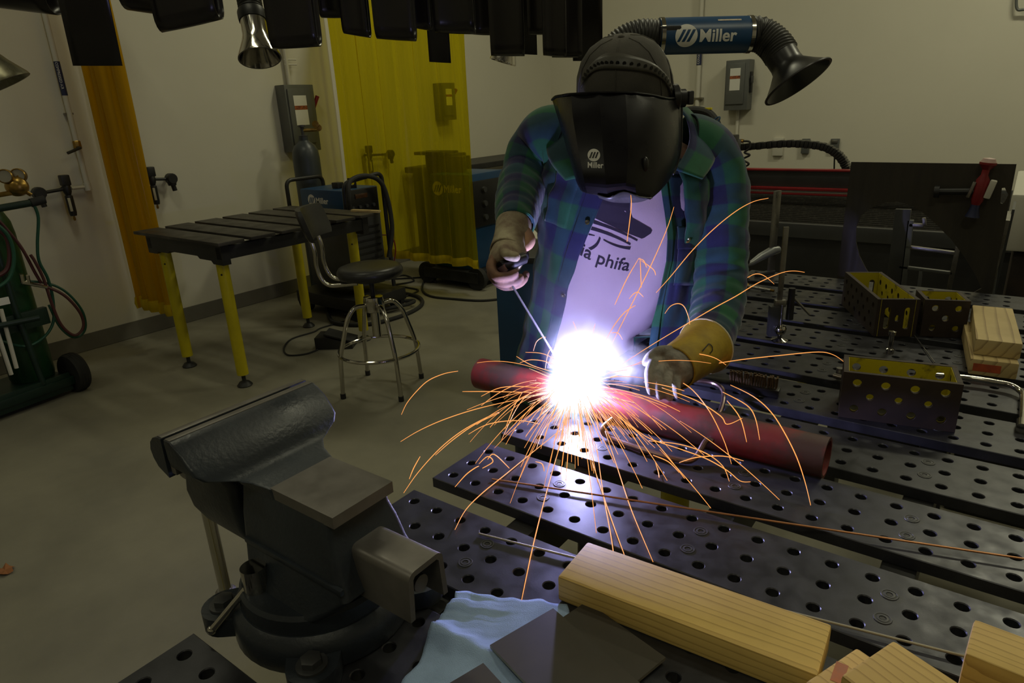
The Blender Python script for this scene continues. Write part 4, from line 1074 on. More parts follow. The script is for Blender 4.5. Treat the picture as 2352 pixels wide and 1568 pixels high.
MB().lathe([(0, 0), (.112, 0), (.117, .02), (.117, .86), (.110, .93), (.088, .985), (.055, 1.015), (.036, 1.03), (.034, 1.06), (0, 1.06)], (-4.62, 1.26, .116), n=44).build('tank', m_green, t)
t = thing('gas_cylinder', 'dark fuel gas cylinder at the very left edge of the cart', 'gas cylinder', (-4.615, .92, .116))
MB().lathe([(0, 0), (.13, 0), (.135, .02), (.135, .70), (.12, .77), (.08, .82), (.03, .84), (.03, .88), (0, .88)], (-4.615, .92, .116), n=40).build('tank', m_darkgrey, t)
MB().lathe([(.0, .87), (.02, .87), (.02, .93), (0, .93)], (-4.615, .92, .116), n=14).build('valve', m_brass, t)
t = thing('gas_regulator', 'brass gas regulator with two gauges on the green cylinder', 'regulator', onx(30, 425, -4.60))
c = onx(38, 428, -4.60)
MB().lathe([(0, -.03), (.048, -.03), (.056, -.02), (.056, .01), (.040, .03), (.018, .04), (0, .04)], c, (.80, -.55, .1), n=28).build('body', m_brass, t)
for px in ((12, 405), (42, 403)):
    g = onx(*px, -4.60); gg = MB().lathe([(0, -.025), (.038, -.025), (.040, -.02), (.040, .012), (.036, .016), (.034, .008), (0, .008)], g, (.80, -.55, .1), n=24).build('gauge', m_brass, t)
    MB().lathe([(0, .0085), (.033, .0085), (.033, .009), (0, .009)], g, (.80, -.55, .1), n=20).build('dial_face', pm('gauge face', (.35, .33, .25), rough=.4), gg)
    MB().cyl(g, c, .010, n=10).build('stem', m_brass, t)
MB().cyl(c+Vector((.0, .0, -.03)), (-4.62, 1.26, 1.185), .014, n=10).build('inlet', m_brass, t)
MB().cyl(c, onx(72, 448, -4.58), .011, n=10).build('outlet', m_brass, t)
m_hg = pm('green hose', (.010, .075, .040), rough=.45); m_hr = pm('dull red hose', (.075, .018, .018), rough=.5)
def hose(label, px, x, mat, r=.0085):
    pts = [onx(a, b, x) for a, b in px]
    solo(MB().tube(spline(pts, 8), r, n=8), 'gas_hose', mat, label, 'hose', 'hoses on the gas cart')
hose('green gas hose hanging from the brass regulator', [(78, 470), (88, 500), (86, 560), (90, 600), (110, 640), (122, 690), (122, 740), (100, 775), (60, 795), (10, 785), (-30, 770)], -4.47, m_hg)
hose('dark red gas hose slanting down in front of the green cylinder', [(-20, 490), (10, 520), (50, 570), (80, 625), (95, 650)], -4.46, m_hr)
hose('dark red gas hose hanging in the wide loop beside the cart', [(60, 650), (110, 660), (150, 680), (182, 715), (192, 745), (182, 765), (165, 768), (140, 745), (120, 700), (100, 640), (80, 600), (70, 585)], -4.44, m_hr)
hose('green gas hose following the wide loop beside the cart', [(62, 645), (115, 652), (155, 673), (188, 712), (197, 748), (186, 770), (164, 773), (136, 748), (112, 700)], -4.475, m_hg, .007)
hose('red and green hose bundle coiled at the left edge', [(-20, 640), (15, 620), (22, 580), (12, 540), (-20, 520)], -4.385, m_hr, .012)
hose('green hose coiled at the left edge', [(-20, 668), (20, 640), (32, 590), (18, 540), (-20, 505)], -4.36, m_hg, .010)
p0, p1 = onx(50, 648, -4.43), onx(108, 660, -4.43)
t = thing('cutting_torch', 'silver twin valve torch handle lying across the gas cart', 'torch', p0)
MB().tube([p0, p0.lerp(p1, .4), p1], [.014, .010, .008], n=10).build('body', m_chrome, t)
for f in (.05, .28):
    q = p0.lerp(p1, f); MB().cyl(q, q+Vector((.01, 0, .05)), .011, n=10).build('valve_knob', m_chrome, t)
solo(MB().box(onx(7, 692, -4.42), (.006, .06, .04)), 'cart_label', m_white, 'small white label with print on the gas cart', 'label', smooth=False)
for a, b in (((2, 710), (38, 845)), ((-20, 720), (26, 860))):
    A, B = onx(*a, -4.40), onx(*b, -4.40)
    solo(MB().cyl(A, B, .011, n=10), 'filler_rod_tube', m_wpipe, 'pale rod tube leaning on the gas cart, %s one' % ('front' if a[0] > 0 else 'rear'), 'tube', 'rod tubes on the gas cart')

# ================================================================== plasma cutting table at the back
t = thing('plasma_table', 'black plasma cutting table with red gantry rails along the back', 'cutting table', (-1.2, 6.1, 0))
y0, y1 = 5.0, 7.2
MB().box((-1.0, (y0+y1)/2, .30), (3.4, y1-y0, .56), bev=.01).build('tank', m_black, t)
MB().box((-1.0, y0-.02, .62), (3.4, .05, .10), bev=.01).build('front_rim', m_darkgrey, t)
MB().box((-1.0, y1+.02, .62), (3.4, .05, .10), bev=.01).build('rear_rim', m_darkgrey, t)
m_slag = pm('slag covered slat', (.05, .047, .042), (.13, .12, .10), 40, rough=.7, metal=.3, lo=.5, hi=.8)
for k in range(26):
    MB().box((-1.0, y0+.06+(y1-y0-.12)*k/25, .615), (3.3, .006, .07)).build('grate_slat', m_slag, t, smooth=False)
gx = -1.50
MB().box((gx, 6.0, .935), (2.5, .09, .014), bev=.003).build('gantry_rail', m_red, t)
MB().box((gx, 6.02, .86), (2.5, .05, .135), bev=.003).build('gantry_beam', m_darkgrey, t)
MB().box((gx, 5.985, .785), (2.5, .10, .022), bev=.003).build('gantry_rail', m_red, t)
MB().box((gx, 5.985, .745), (2.5, .09, .016), bev=.003).build('gantry_rail', m_red, t)
for x in (-2.72, -.28): MB().box((x, 6.02, .76), (.10, .24, .44), bev=.01).build('gantry_end', m_darkgrey, t)
# torch carriage
hx = ony(1655, 330, 5.95).x
MB().box((hx+.10, 5.90, 1.06), (.16, .10, .26), bev=.01).build('carriage', m_darkgrey, t)
P = ony(1674, 328, 5.85); MB().box((P.x, 5.86, P.z), (.13, .12, .13), bev=.01).build('motor_box', m_black, t)
P = ony(1690, 365, 5.85); MB().box((P.x-.02, 5.86, P.z-.04), (.05, .04, .32), bev=.004).build('lifter', pm('ochre lifter', (.16, .11, .06), rough=.5), t)
P = ony(1612, 300, 5.85); MB().lathe([(.05, -.12), (.06, 0), (.05, .08), (.03, .10)], (P.x, 5.86, P.z), n=16).build('torch_holder', pm('olive brass', (.14, .12, .06), (.22, .18, .08), 20, rough=.4, metal=.6), t)
arc_px = [(1560, 258), (1590, 252), (1625, 258), (1645, 280), (1655, 315), (1652, 345)]
MB().tube(spline([ony(a, b, 5.84) for a, b in arc_px], 8), .032, n=10).build('torch_hose', m_rubber, t)
MB().tube(spline([ony(a+6, b+8, 5.80) for a, b in [(1600, 262), (1625, 275), (1638, 300), (1642, 340)]], 8), .008, n=6).build('red_wire', m_red, t)
MB().tube(spline([ony(a, b, 5.80) for a, b in [(1640, 275), (1652, 268), (1652, 276), (1640, 290), (1660, 300), (1664, 320)]], 8), .006, n=6).build('blue_wire', m_blue, t)
P = ony(1618, 250, 5.84); MB().box((P.x+.02, 5.84, P.z), (.09, .03, .018), bev=.003).build('yellow_tag', m_yel, t)
cp = [ony(a, b, 6.25) for a, b in [(1690, 339), (1740, 335), (1800, 330), (1850, 331), (1895, 338), (1925, 355), (1942, 378), (1948, 400)]]
MBc = spline(cp, 5); ch = MB()
for i in range(len(MBc)-1):
    a, b = MBc[i], MBc[i+1]; d = (b-a); q = Vector((0, 1, 0)); d.normalize(); u = q.cross(d)
    ch.box((a+b)/2, ((b-a).length*.92, .10, .062 if i % 2 else .056), Matrix((d, q, u)).transposed(), bev=.005)
ch.build('cable_carrier', m_plastic, t)
MB().cyl(ony(1697, 323, 6.2), ony(1708, 324, 6.2), .016, n=10).build('brass_fitting', m_brass, t)
MB().tube(spline([ony(a, b, 6.2) for a, b in [(1708, 324), (1722, 326), (1722, 340), (1710, 350), (1722, 356), (1706, 366), (1720, 376), (1708, 384)]], 8), .009, n=8).build('coiled_cord', m_rubber, t)
MB().tube([ony(1917, 350, 6.3), ony(1916, 388, 6.3)], .006, n=6).build('cord', m_rubber, t)

# ================================================================== cut plate standing behind the table
yp = 2.56
outline = [(1955, 372), (2335, 377), (2290, 690), (1921, 690)]
hole = [(1967, 520), (1978, 495), (2000, 478), (2030, 466), (2060, 463), (2090, 470), (2120, 488), (2150, 515), (2185, 550), (2215, 590), (2240, 630), (2254, 662), (2236, 672), (2150, 668), (2060, 660), (2016, 652), (2005, 642), (1988, 616), (1974, 588), (1966, 556)]
slot = [(2301, 432), (2308, 431), (2312, 440), (2316, 447), (2312, 455), (2308, 462), (2302, 468), (2298, 466)]
def on_yp(px): P = ony(*px, yp); return (P.x, P.z)
ol = [on_yp(p) for p in outline]; zb_ = .55
ol[2] = (ol[1][0]+.005, zb_); ol[3] = (ol[0][0]-.002, zb_)
t = thing('cut_plate', 'large dark steel plate with big cut-out standing behind the far slats', 'steel plate', ((ol[0][0]+ol[1][0])/2, yp, zb_))
m_dplate = pm('dark scaled plate', (.055, .048, .036), (.040, .036, .030), 3, rough=.55, metal=.3, rvar=.1, stretch=(10, 10, 1))
MB().prism(ol, (0, yp+.008, 0), (1, 0, 0), (0, 0, 1), (0, -1, 0), .008, holes=[[on_yp(p) for p in hole], [on_yp(p) for p in slot]]).build('plate', m_dplate, t, smooth=False)
for x in (ol[0][0]+.05, ol[1][0]-.05):
    MB().box((x, yp+.06, zb_/2), (.05, .10, zb_), bev=.004).build('support', m_darkgrey, t)
# red hand clamp on it
c = ony(2250, 440, yp-.03)
t = thing('hand_clamp', 'red hand clamp with white cap gripping the cut plate', 'clamp', c)
MB().lathe([(0, -.04), (.012, -.04), (.017, -.025), (.018, .035), (.010, .050), (.010, .066), (.023, .082), (.023, .088), (0, .088)], c, (.10, 0, 1), n=18).build('body', m_red, t)
MB().lathe([(0, .088), (.021, .088), (.016, .099), (0, .102)], c, (.10, 0, 1), n=16).build('cap', pm('pale pink cap', (.52, .36, .32), rough=.5), t)
MB().lathe([(0, -.078), (.020, -.078), (.013, -.055), (.012, -.04)], c, (.10, 0, 1), n=14).build('tip', m_blab, t)
MB().cyl(c+Vector((-.015, 0, .0)), ony(2150, 440, yp-.03), .010, n=10).build('bar', m_black, t)
MB().cyl(ony(2158, 440, yp-.03), ony(2146, 440, yp-.03), .019, n=12).build('bar_end', m_black, t)
MB().box(c+Vector((.026, 0, .008)), (.018, .03, .055), Matrix.Rotation(R_(12), 3, 'Y'), bev=.004).build('lever', m_wpipe, t)
MB().box(c+Vector((-.022, 0, .006)), (.010, .026, .05), Matrix.Rotation(R_(14), 3, 'Y'), bev=.003).build('jaw', m_steel, t)
MB().box(c+Vector((0, .019, .02)), (.03, .024, .02)).build('bracket', m_black, t)
# frame of steel tube and flat bar seen through the cut-out
yf = 3.05
t = thing('tube_frame', 'welded steel frame of flat bar and thin tube seen through the cut-out', 'frame', ony(2120, 640, yf))
def bar(a, b, r, nm, mat=m_steel, w_=None):
    A, B = ony(*a, yf), ony(*b, yf)
    d = (B-A).normalized(); q = Vector((0, 1, 0)); u = q.cross(d).normalized()
    MB().box((A+B)/2, ((B-A).length, .02, (w_ or 2*r)), Matrix((d, q, u)).transposed(), bev=.002).build(nm, mat, t)
bar((2075, 480), (2048, 700), 0, 'flat_bar', m_darkgrey, .055)
bar((2092, 505), (2070, 690), 0, 'flat_bar', m_grey, .022)
bar((2080, 566), (2196, 581), .006, 'tube'); bar((2202, 560), (2172, 700), .008, 'tube'); bar((2065, 612), (2188, 627), .006, 'tube', m_grey); bar((2116, 618), (2106, 700), .006, 'tube', m_grey); bar((2088, 516), (2122, 518), .007, 'tube', m_steel); bar((2122, 500), (2124, 518), .006, 'tube', m_steel)
P = ony(2060, 700, yf)
MB().box((P.x+.02, yf+.05, .30), (.30, .30, .60), bev=.01).build('stand', m_black, t)
# sheet rack and cabinet at the right edge
t = thing('sheet_rack', 'rack of thin steel offcuts standing on edge at the right', 'rack', (.09, 3.0, 0))
MB().box((.10, 2.95, .35), (.26, .44, .70), bev=.01).build('base', m_black, t)
for k, (a, b, c_) in enumerate([((2295, 500), (2262, 640), .010), ((2310, 505), (2290, 590), .014), ((2285, 560), (2268, 640), .016), ((2298, 570), (2285, 640), .014), ((2275, 590), (2262, 650), .010), ((2318, 480), (2300, 640), .008)]):
    A, B = ony(*a, 2.75+.04*k), ony(*b, 2.75+.04*k); B.z = .70
    MB().box((A+B)/2+Vector((0, .10, 0)), (c_, .22, A.z-B.z), Matrix.Rotation(R_(4-2*k % 7), 3, 'Y')).build('offcut', (m_grey, m_steel, m_darkgrey)[k % 3], t, smooth=False)
t = thing('cabinet', 'dark cabinet with pale top corner at the right edge', 'cabinet', (.36, 3.3, 0))
P = ony(2308, 455, 3.2); Q = ony(2330, 650, 2.9)
MB().box((P.x+.42, 3.72, .45), (.72, .9, .90), bev=.01).build('body', m_rust, t)
MB().box((P.x+.40, 3.69, 1.02), (.76, .92, .22), bev=.012).build('top_box', m_wpipe, t)
# dry leaf on the floor
P = onz(12, 1310, .006)
mb = MB(); n = 12
ring_ = [(P.x+.03*math.cos(2*math.pi*k/n)*(1+.4*(k % 2)), P.y+.022*math.sin(2*math.pi*k/n)*(1+.4*(k % 2)), .004+.006*(k % 3)) for k in range(n)]
mb.add([(P.x, P.y, .010)]+ring_, [(0, 1+k, 1+(k+1) % n) for k in range(n)])
solo(mb, 'dry_leaf', pm('dry leaf', (.30, .12, .04), rough=.8), 'brown dry leaf on the concrete at the left edge', 'leaf')
# ================================================================== the person welding
from mathutils.bvhtree import BVHTree
RIGHT = CR.col[0].normalized()
RH = Vector((RIGHT.x, RIGHT.y, 0)).normalized()          # towards the right of the picture, level
FH = Vector((RH.y, -RH.x, 0))                             # towards the viewer, level
def ln(a, b, t): return a+(b-a)*t
pers = thing('person', 'person in green plaid shirt and black welding helmet, bending over the red pipe', 'person', (-.93, 1.62, 0))
def plaid():
    m = bpy.data.materials.new('green plaid flannel'); m.use_nodes = True; nt = m.node_tree; N = nt.nodes; L = nt.links
    b = N['Principled BSDF']; b.inputs['Roughness'].default_value = .9; b.inputs['Specular IOR Level'].default_value = .2
    b.inputs['Sheen Weight'].default_value = .25; b.inputs['Sheen Roughness'].default_value = .4
    uv = N.new('ShaderNodeUVMap'); uv.uv_map = 'uv'; sx = N.new('ShaderNodeSeparateXYZ'); L.new(uv.outputs[0], sx.inputs[0])
    def band(o, period):
        a = N.new('ShaderNodeMath'); a.operation = 'MULTIPLY'; a.inputs[1].default_value = 2*math.pi/period; L.new(o, a.inputs[0])
        s_ = N.new('ShaderNodeMath'); s_.operation = 'SINE'; L.new(a.outputs[0], s_.inputs[0])
        r = N.new('ShaderNodeMapRange'); r.inputs['From Min'].default_value = -.12; r.inputs['From Max'].default_value = .12; L.new(s_.outputs[0], r.inputs[0]); return r.outputs[0]
    u, v_ = band(sx.outputs[0], .105), band(sx.outputs[1], .105)
    ad = N.new('ShaderNodeMath'); ad.operation = 'ADD'; L.new(u, ad.inputs[0]); L.new(v_, ad.inputs[1])
    h = N.new('ShaderNodeMath'); h.operation = 'MULTIPLY'; h.inputs[1].default_value = .5; L.new(ad.outputs[0], h.inputs[0])
    r = N.new('ShaderNodeValToRGB'); e = r.color_ramp.elements
    e[0].position = .02; e[0].color = (.026, .028, .085, 1); e[1].position = .98; e[1].color = (.026, .115, .062, 1)
    q = e.new(.5); q.color = (.026, .066, .090, 1)
    L.new(h.outputs[0], r.inputs['Fac'])
    n = N.new('ShaderNodeTexNoise'); n.inputs['Scale'].default_value = 14; n.inputs['Detail'].default_value = 6
    mx = N.new('ShaderNodeMixRGB'); mx.blend_type = 'MULTIPLY'; mx.inputs['Fac'].default_value = .5
    r2 = N.new('ShaderNodeValToRGB'); r2.color_ramp.elements[0].position = .3; r2.color_ramp.elements[0].color = (.45, .45, .45, 1); r2.color_ramp.elements[1].position = .7; r2.color_ramp.elements[1].color = (1.3, 1.3, 1.3, 1)
    tc = N.new('ShaderNodeTexCoord'); L.new(tc.outputs['Object'], n.inputs['Vector']); L.new(n.outputs['Fac'], r2.inputs['Fac'])
    L.new(r.outputs['Color'], mx.inputs['Color1']); L.new(r2.outputs['Color'], mx.inputs['Color2']); L.new(mx.outputs['Color'], b.inputs['Base Color'])
    wv = N.new('ShaderNodeTexNoise'); wv.inputs['Scale'].default_value = 700; L.new(tc.outputs['Object'], wv.inputs['Vector'])
    bp = N.new('ShaderNodeBump'); bp.inputs['Strength'].default_value = .35; bp.inputs['Distance'].default_value = .001; L.new(wv.outputs['Fac'], bp.inputs['Height']); L.new(bp.outputs['Normal'], b.inputs['Normal'])
    return m
m_plaid = plaid()
m_tee = pm('arc tinted white cotton', (.74, .60, .74), (.66, .53, .67), 5, rough=.9, bump=.2, bscale=600)  # white shirt; pinkish tint in the colour imitates its violet glow under the arc
m_jean = pm('dark denim', (.018, .021, .034), (.028, .031, .046), 30, rough=.85, bump=.2, bscale=500)
m_skin = pm('skin', (.42, .24, .17), rough=.6)
m_boot = pm('brown boot leather', (.05, .03, .018), rough=.6)
m_glv = pm('yellow leather glove', (.44, .31, .022), (.27, .18, .018), 18, rough=.75, bump=.4, bscale=90)
m_glv2 = pm('pale leather glove', (.42, .37, .24), (.18, .12, .08), 22, rough=.8, bump=.4, bscale=90)
m_cuffin = pm('peach cuff lining', (.55, .32, .20), rough=.85)
m_palm = pm('grey worn suede', (.16, .15, .13), (.30, .28, .24), 40, rough=.9, bump=.6, bscale=160)
# torso: (px, py, depth, half width, half depth)
TOR = [(1292, 905, 1.965, .142, .110), (1308, 850, 1.94, .144, .110), (1358, 745, 1.868, .160, .118), (1398, 620, 1.79, .178, .126), (1424, 510, 1.73, .195, .130), (1440, 420, 1.69, .198, .120), (1446, 350, 1.67, .170, .100), (1442, 300, 1.64, .098, .085), (1436, 268, 1.60, .066, .070)]
NT = len(TOR)-1
def tor(t):
    t = max(0, min(NT-1e-6, t)); i = int(t); f = t-i
    def cr(k):
        g = lambda j: TOR[max(0, min(NT, j))][k]
        a, b, c, d = g(i-1), g(i), g(i+1), g(i+2)
        return .5*(2*b+(c-a)*f+(2*a-5*b+4*c-d)*f*f+(3*b-a-3*c+d)*f**3)
    return dep(cr(0), cr(1), cr(2)), cr(3), cr(4)
def torpt(t, th, off=0.0, wr=0.0, seed=0.0):
    c, hw, hd = tor(t)
    ca, sa = math.cos(th), math.sin(th)
    e = 2/2.5
    x = math.copysign(abs(ca)**e, ca); y = math.copysign(abs(sa)**e, sa)
    tilt = ln(-.02, -.26, min(1, t/6))                     # shoulders drop to the right of the picture
    lat = (RH+Vector((0, 0, tilt))).normalized()
    up = tor(min(NT-.001, t+.05))[0]-tor(max(0, t-.05))[0]; up.normalize()
    fw = (FH-up*FH.dot(up)).normalized()
    o = off
    if wr: o += wr*(noise.noise(Vector((th*1.6, t*1.3, seed)))+.5*noise.noise(Vector((th*4+t*1.5, t*3.2, seed+4))))
    p = c+lat*(x*(hw+o))+fw*(y*(hd+o))
    if p.z < .935 and p.x > -.772: p.x = -.772-.0005*noise.noise(p*40)   # cloth pressed flat against the table end
    return p
# T-shirt
rows = [[torpt(.35+(NT-.55)*j/44, 2*math.pi*k/64, 0, .008, 1.0) for k in range(64)] for j in range(45)]
mb = MB().loft(rows); tee = mb.build('t_shirt', m_tee, pers, ang=180)
bvh = BVHTree.FromPolygons([tuple(p) for p in mb.v], mb.f)
def on_mesh(b, px, py, lift):
    d = ray(px, py).normalized(); loc, n, i, _ = b.ray_cast(CAM, d)
    if loc is None: return None
    return loc-d*lift
def decal(b, polys, name, mat, parent, lift=.0012, ml=6):
    mb = MB()
    for V, F in polys:
        V, F = refine(V, F, ml); P = [on_mesh(b, x, y, lift) for x, y in V]
        F = [f for f in F if all(P[i] is not None for i in f)]
        P = [p if p is not None else Vector((0, 0, 0)) for p in P]
        used_ = sorted({i for f in F for i in f}); mp = {i: k for k, i in enumerate(used_)}
        mb.add([P[i] for i in used_], [tuple(mp[i] for i in f) for f in F])
    return mb.build(name, mat, parent, ang=180)
def poly(p): return (p, [tuple(range(len(p)))])
m_print = pm('dark shirt print', (.035, .028, .050), rough=.9)
def stripe(a, b, w0, w1, bow=0):
    n = 8; T_, B_ = [], []
    dx, dy = b[0]-a[0], b[1]-a[1]; L = math.hypot(dx, dy); nx, ny = -dy/L, dx/L
    for k in range(n+1):
        t = k/n; c = (a[0]+dx*t+nx*bow*4*t*(1-t), a[1]+dy*t+ny*bow*4*t*(1-t)); w_ = ln(w0, w1, t)
        T_.append((c[0]+nx*w_, c[1]+ny*w_)); B_.append((c[0]-nx*w_, c[1]-ny*w_))
    return poly(T_+B_[::-1])
V, F = text_geo('ia phifa', 41, .6)
an = R_(17.5)
txt = ([(1330+x*math.cos(an)*1.03+y*math.sin(an), 584+x*math.sin(an)*1.0-y*math.cos(an)+9*math.sin(math.pi*min(1, max(0, x/130)))) for x, y in V], F)
decal(bvh, [poly([(1376, 452), (1448, 452), (1447, 482), (1453, 500), (1494, 523), (1498, 529), (1495, 536), (1480, 546), (1474, 548), (1440, 535), (1366, 501), (1370, 480)]),
            stripe((1362, 509), (1464, 552), 4.0, 2.2, -3), stripe((1358, 524), (1448, 561), 4.0, 2.4, -3), stripe((1386, 550), (1448, 570), 1.5, 3.5, 4), stripe((1378, 545), (1354, 572), 2.5, 4.0, -5), stripe((1352, 538), (1366, 541), 1.8, 1.0), txt], 'shirt_print', m_print, tee)
# flannel shirt: open at the front
EDG = [(.2, -.40, .80), (1, -.44, .82), (2, -.47, .80), (3, -.46, .66), (3.6, -.40, .60), (4, -.34, .54), (5, -.22, .42), (6, -.10, .34), (6.6, -.05, .30)]
def edges(t):
    for a, b in zip(EDG, EDG[1:]):
        if t <= b[0]: f = max(0, (t-a[0])/(b[0]-a[0])); return ln(a[1], b[1], f), ln(a[2], b[2], f)
    return EDG[-1][1:]
def flan(t, s, off=0.0):
    """s 0..1 from the right-hand front edge round the back to the left-hand front edge"""
    xl, xr = edges(t)
    th0 = math.acos(xr); th1 = math.acos(xl)
    tot = th0+2*math.pi-th1
    th = th0-tot*s
    flare = .018*min(1, .35+t*.4)+.020*min(1, t*.5)*max(0, 1-s/.12)*max(0, 1-abs(t-3)/3.5)+.014*max(0, 1-(1-s)/.10)
    return torpt(t, th, flare+off, .013, 7.0)
m, n = 60, 110
rows, uvs = [], []
for j in range(m+1):
    t = .15+6.45*j/m
    rows.append([flan(t, k/n) for k in range(n+1)]); uvs.append([(k/n*1.15, t*.105) for k in range(n+1)])
def cloth(name, rows, uvs, closed=False, thick=.0035, parent=pers, mat=None):
    o = MB().loft(rows, closed=closed, cap=False, uvs=uvs).build(name, mat or m_plaid, parent, ang=180)
    sd = o.modifiers.new('thick', 'SOLIDIFY'); sd.thickness = thick; sd.offset = 1
    return o
fb = MB().loft(rows, closed=False, uvs=uvs)
shirt = cloth('flannel_shirt', rows, uvs)
fbvh = BVHTree.FromPolygons([tuple(p) for p in fb.v], fb.f)
def patch(name, t0, t1, s0, s1, off, label=None, par=shirt, k=14, mat=None):
    rws = [[flan(t0+(t1-t0)*j/k, s0+(s1-s0)*i/k, off*(1 if 0 < i < k and 0 < j < k else .75)) for i in range(k+1)] for j in range(k+1)]
    uu = [[((s0+(s1-s0)*i/k)*1.15, (t0+(t1-t0)*j/k)*.105) for i in range(k+1)] for j in range(k+1)]
    o = MB().loft(rws, closed=False, uvs=uu).build(name, mat or m_plaid, par, ang=180)
    sd = o.modifiers.new('thick', 'SOLIDIFY'); sd.thickness = .003; sd.offset = -1
    return o
patch('placket', .2, 6.0, .965, .999, .0045)
PL = [(400, 1515), (470, 1524), (540, 1533), (600, 1530), (680, 1513), (740, 1499), (800, 1490)]
def panel_pt(u, py, lift=0.0):
    le = np.interp(py, [a for a, _ in PL], [b for _, b in PL]); re = np.interp(py, [400, 600, 800], [1612, 1606, 1592])
    d = 1.600+.0*u+.060*u*u+np.interp(py, [400, 520, 700, 800], [-.02, .0, .02, .035])
    d += .006*noise.noise(Vector((u*5, py*.012, 3)))+.004*math.sin(u*9+py*.02)
    return dep(le+(re-le)*u, py, d-lift)
def panel(name, u0, u1, y0, y1, lift, par, k=24):
    rws = [[panel_pt(u0+(u1-u0)*i/k, y0+(y1-y0)*j/k, lift) for i in range(k+1)] for j in range(k+1)]
    uu = [[((u0+(u1-u0)*i/k)*.10+.03, (y0+(y1-y0)*j/k)*.00105) for i in range(k+1)] for j in range(k+1)]
    return cloth(name, rws, uu, parent=par)
sf = panel('shirt_front', 0, 1, 400, 800, 0, shirt, 40)
panel('placket', .0, .16, 400, 800, .005, sf, 24)
panel('pocket', .34, .88, 535, 655, .008, sf, 12); panel('pocket_flap', .32, .90, 520, 572, .013, sf, 12)
patch('pocket', 4.0, 5.3, .865, .945, .007)
def button(px, py, r=.0055):
    d = ray(px, py).normalized(); loc, nn, i, _ = fbvh.ray_cast(CAM, d)
    if loc is None: return
    nn = nn if nn.dot(d) < 0 else -nn
    MB().lathe([(0, .006), (r, .006), (r*1.05, .0095), (r*.6, .010), (0, .0085)], loc+nn*.004, nn, n=16).build('button', m_chrome, shirt)
for b_ in ((1331, 593), (1297, 672), (1352, 512)): button(*b_)
bp_ = panel_pt(.62, 551, .020); MB().lathe([(0, -.002), (.0068, -.002), (.0070, .002), (.004, .0028), (0, .001)], bp_, (CAM-bp_), n=16).build('button', m_chrome, shirt)
# sleeves
def sleeve(name, P, wr, seed, twist=0):
    C = [dep(a, b, d) for a, b, d, _ in P]; Rr = [r for *_, r in P]
    S = spline(C, 10); rs = [q.x for q in spline([Vector((r, 0, 0)) for r in Rr], 10)]
    N = len(S); L = 0; rows, uvs = [], []
    x = None
    for i in range(N):
        T_ = (S[min(i+1, N-1)]-S[max(i-1, 0)]).normalized()
        if x is None: x = (RH-T_*RH.dot(T_)).normalized()
        x = (x-T_*x.dot(T_)).normalized(); y = T_.cross(x)
        if i: L += (S[i]-S[i-1]).length
        row = []
        for k in range(36):
            a = 2*math.pi*k/36
            f = noise.noise(Vector((math.cos(a)*1.2, math.sin(a)*1.2, L*16+seed)))
            rg = math.sin(L*150+2.2*math.sin(a+seed)+seed)*min(1, L*3)*.28
            row.append(S[i]+(x*math.cos(a)+y*math.sin(a))*(rs[i]*(1+wr*(f+rg))))
        rows.append(row); uvs.append([(k/36*.42, L) for k in range(37)])
    return cloth(name, rows, uvs, closed=True)
sl1 = sleeve('sleeve', [(1300, 330, 1.69, .088), (1262, 322, 1.70, .084), (1232, 350, 1.72, .072), (1207, 402, 1.71, .060), (1194, 447, 1.64, .055), (1188, 485, 1.55, .047), (1185, 510, 1.49, .040), (1184, 517, 1.478, .039)], .11, 3.0)
sl2 = sleeve('sleeve', [(1560, 352, 1.68, .092), (1600, 365, 1.69, .096), (1634, 412, 1.69, .086), (1650, 480, 1.68, .072), (1655, 560, 1.66, .064), (1653, 640, 1.64, .061), (1647, 705, 1.59, .058), (1634, 755, 1.53, .054), (1620, 788, 1.47, .050), (1617, 794, 1.462, .049)], .10, 9.0)
# collar, right-hand wing and neck part
def wing(fold, outer, name):
    A = spline([dep(*p) for p in fold], 6); B = spline([dep(*p) for p in outer], 6)
    rows = [[a.lerp(b, k/8)+FH*(.010*math.sin(math.pi*k/8)) for k in range(9)] for a, b in zip(A, B)]
    uvs = [[(.3+k*.008, i*.008) for k in range(9)] for i in range(len(rows))]
    cloth(name, rows, uvs, parent=shirt, thick=.004)
wing([(1545, 238, 1.66), (1576, 275, 1.62), (1582, 330, 1.565), (1550, 390, 1.515)], [(1578, 250, 1.70), (1622, 300, 1.66), (1640, 362, 1.60), (1612, 412, 1.535)], 'collar')
wing([(1330, 245, 1.66), (1312, 290, 1.62), (1318, 350, 1.565), (1350, 400, 1.53)], [(1300, 258, 1.70), (1262, 310, 1.66), (1262, 365, 1.60), (1300, 415, 1.55)], 'collar')
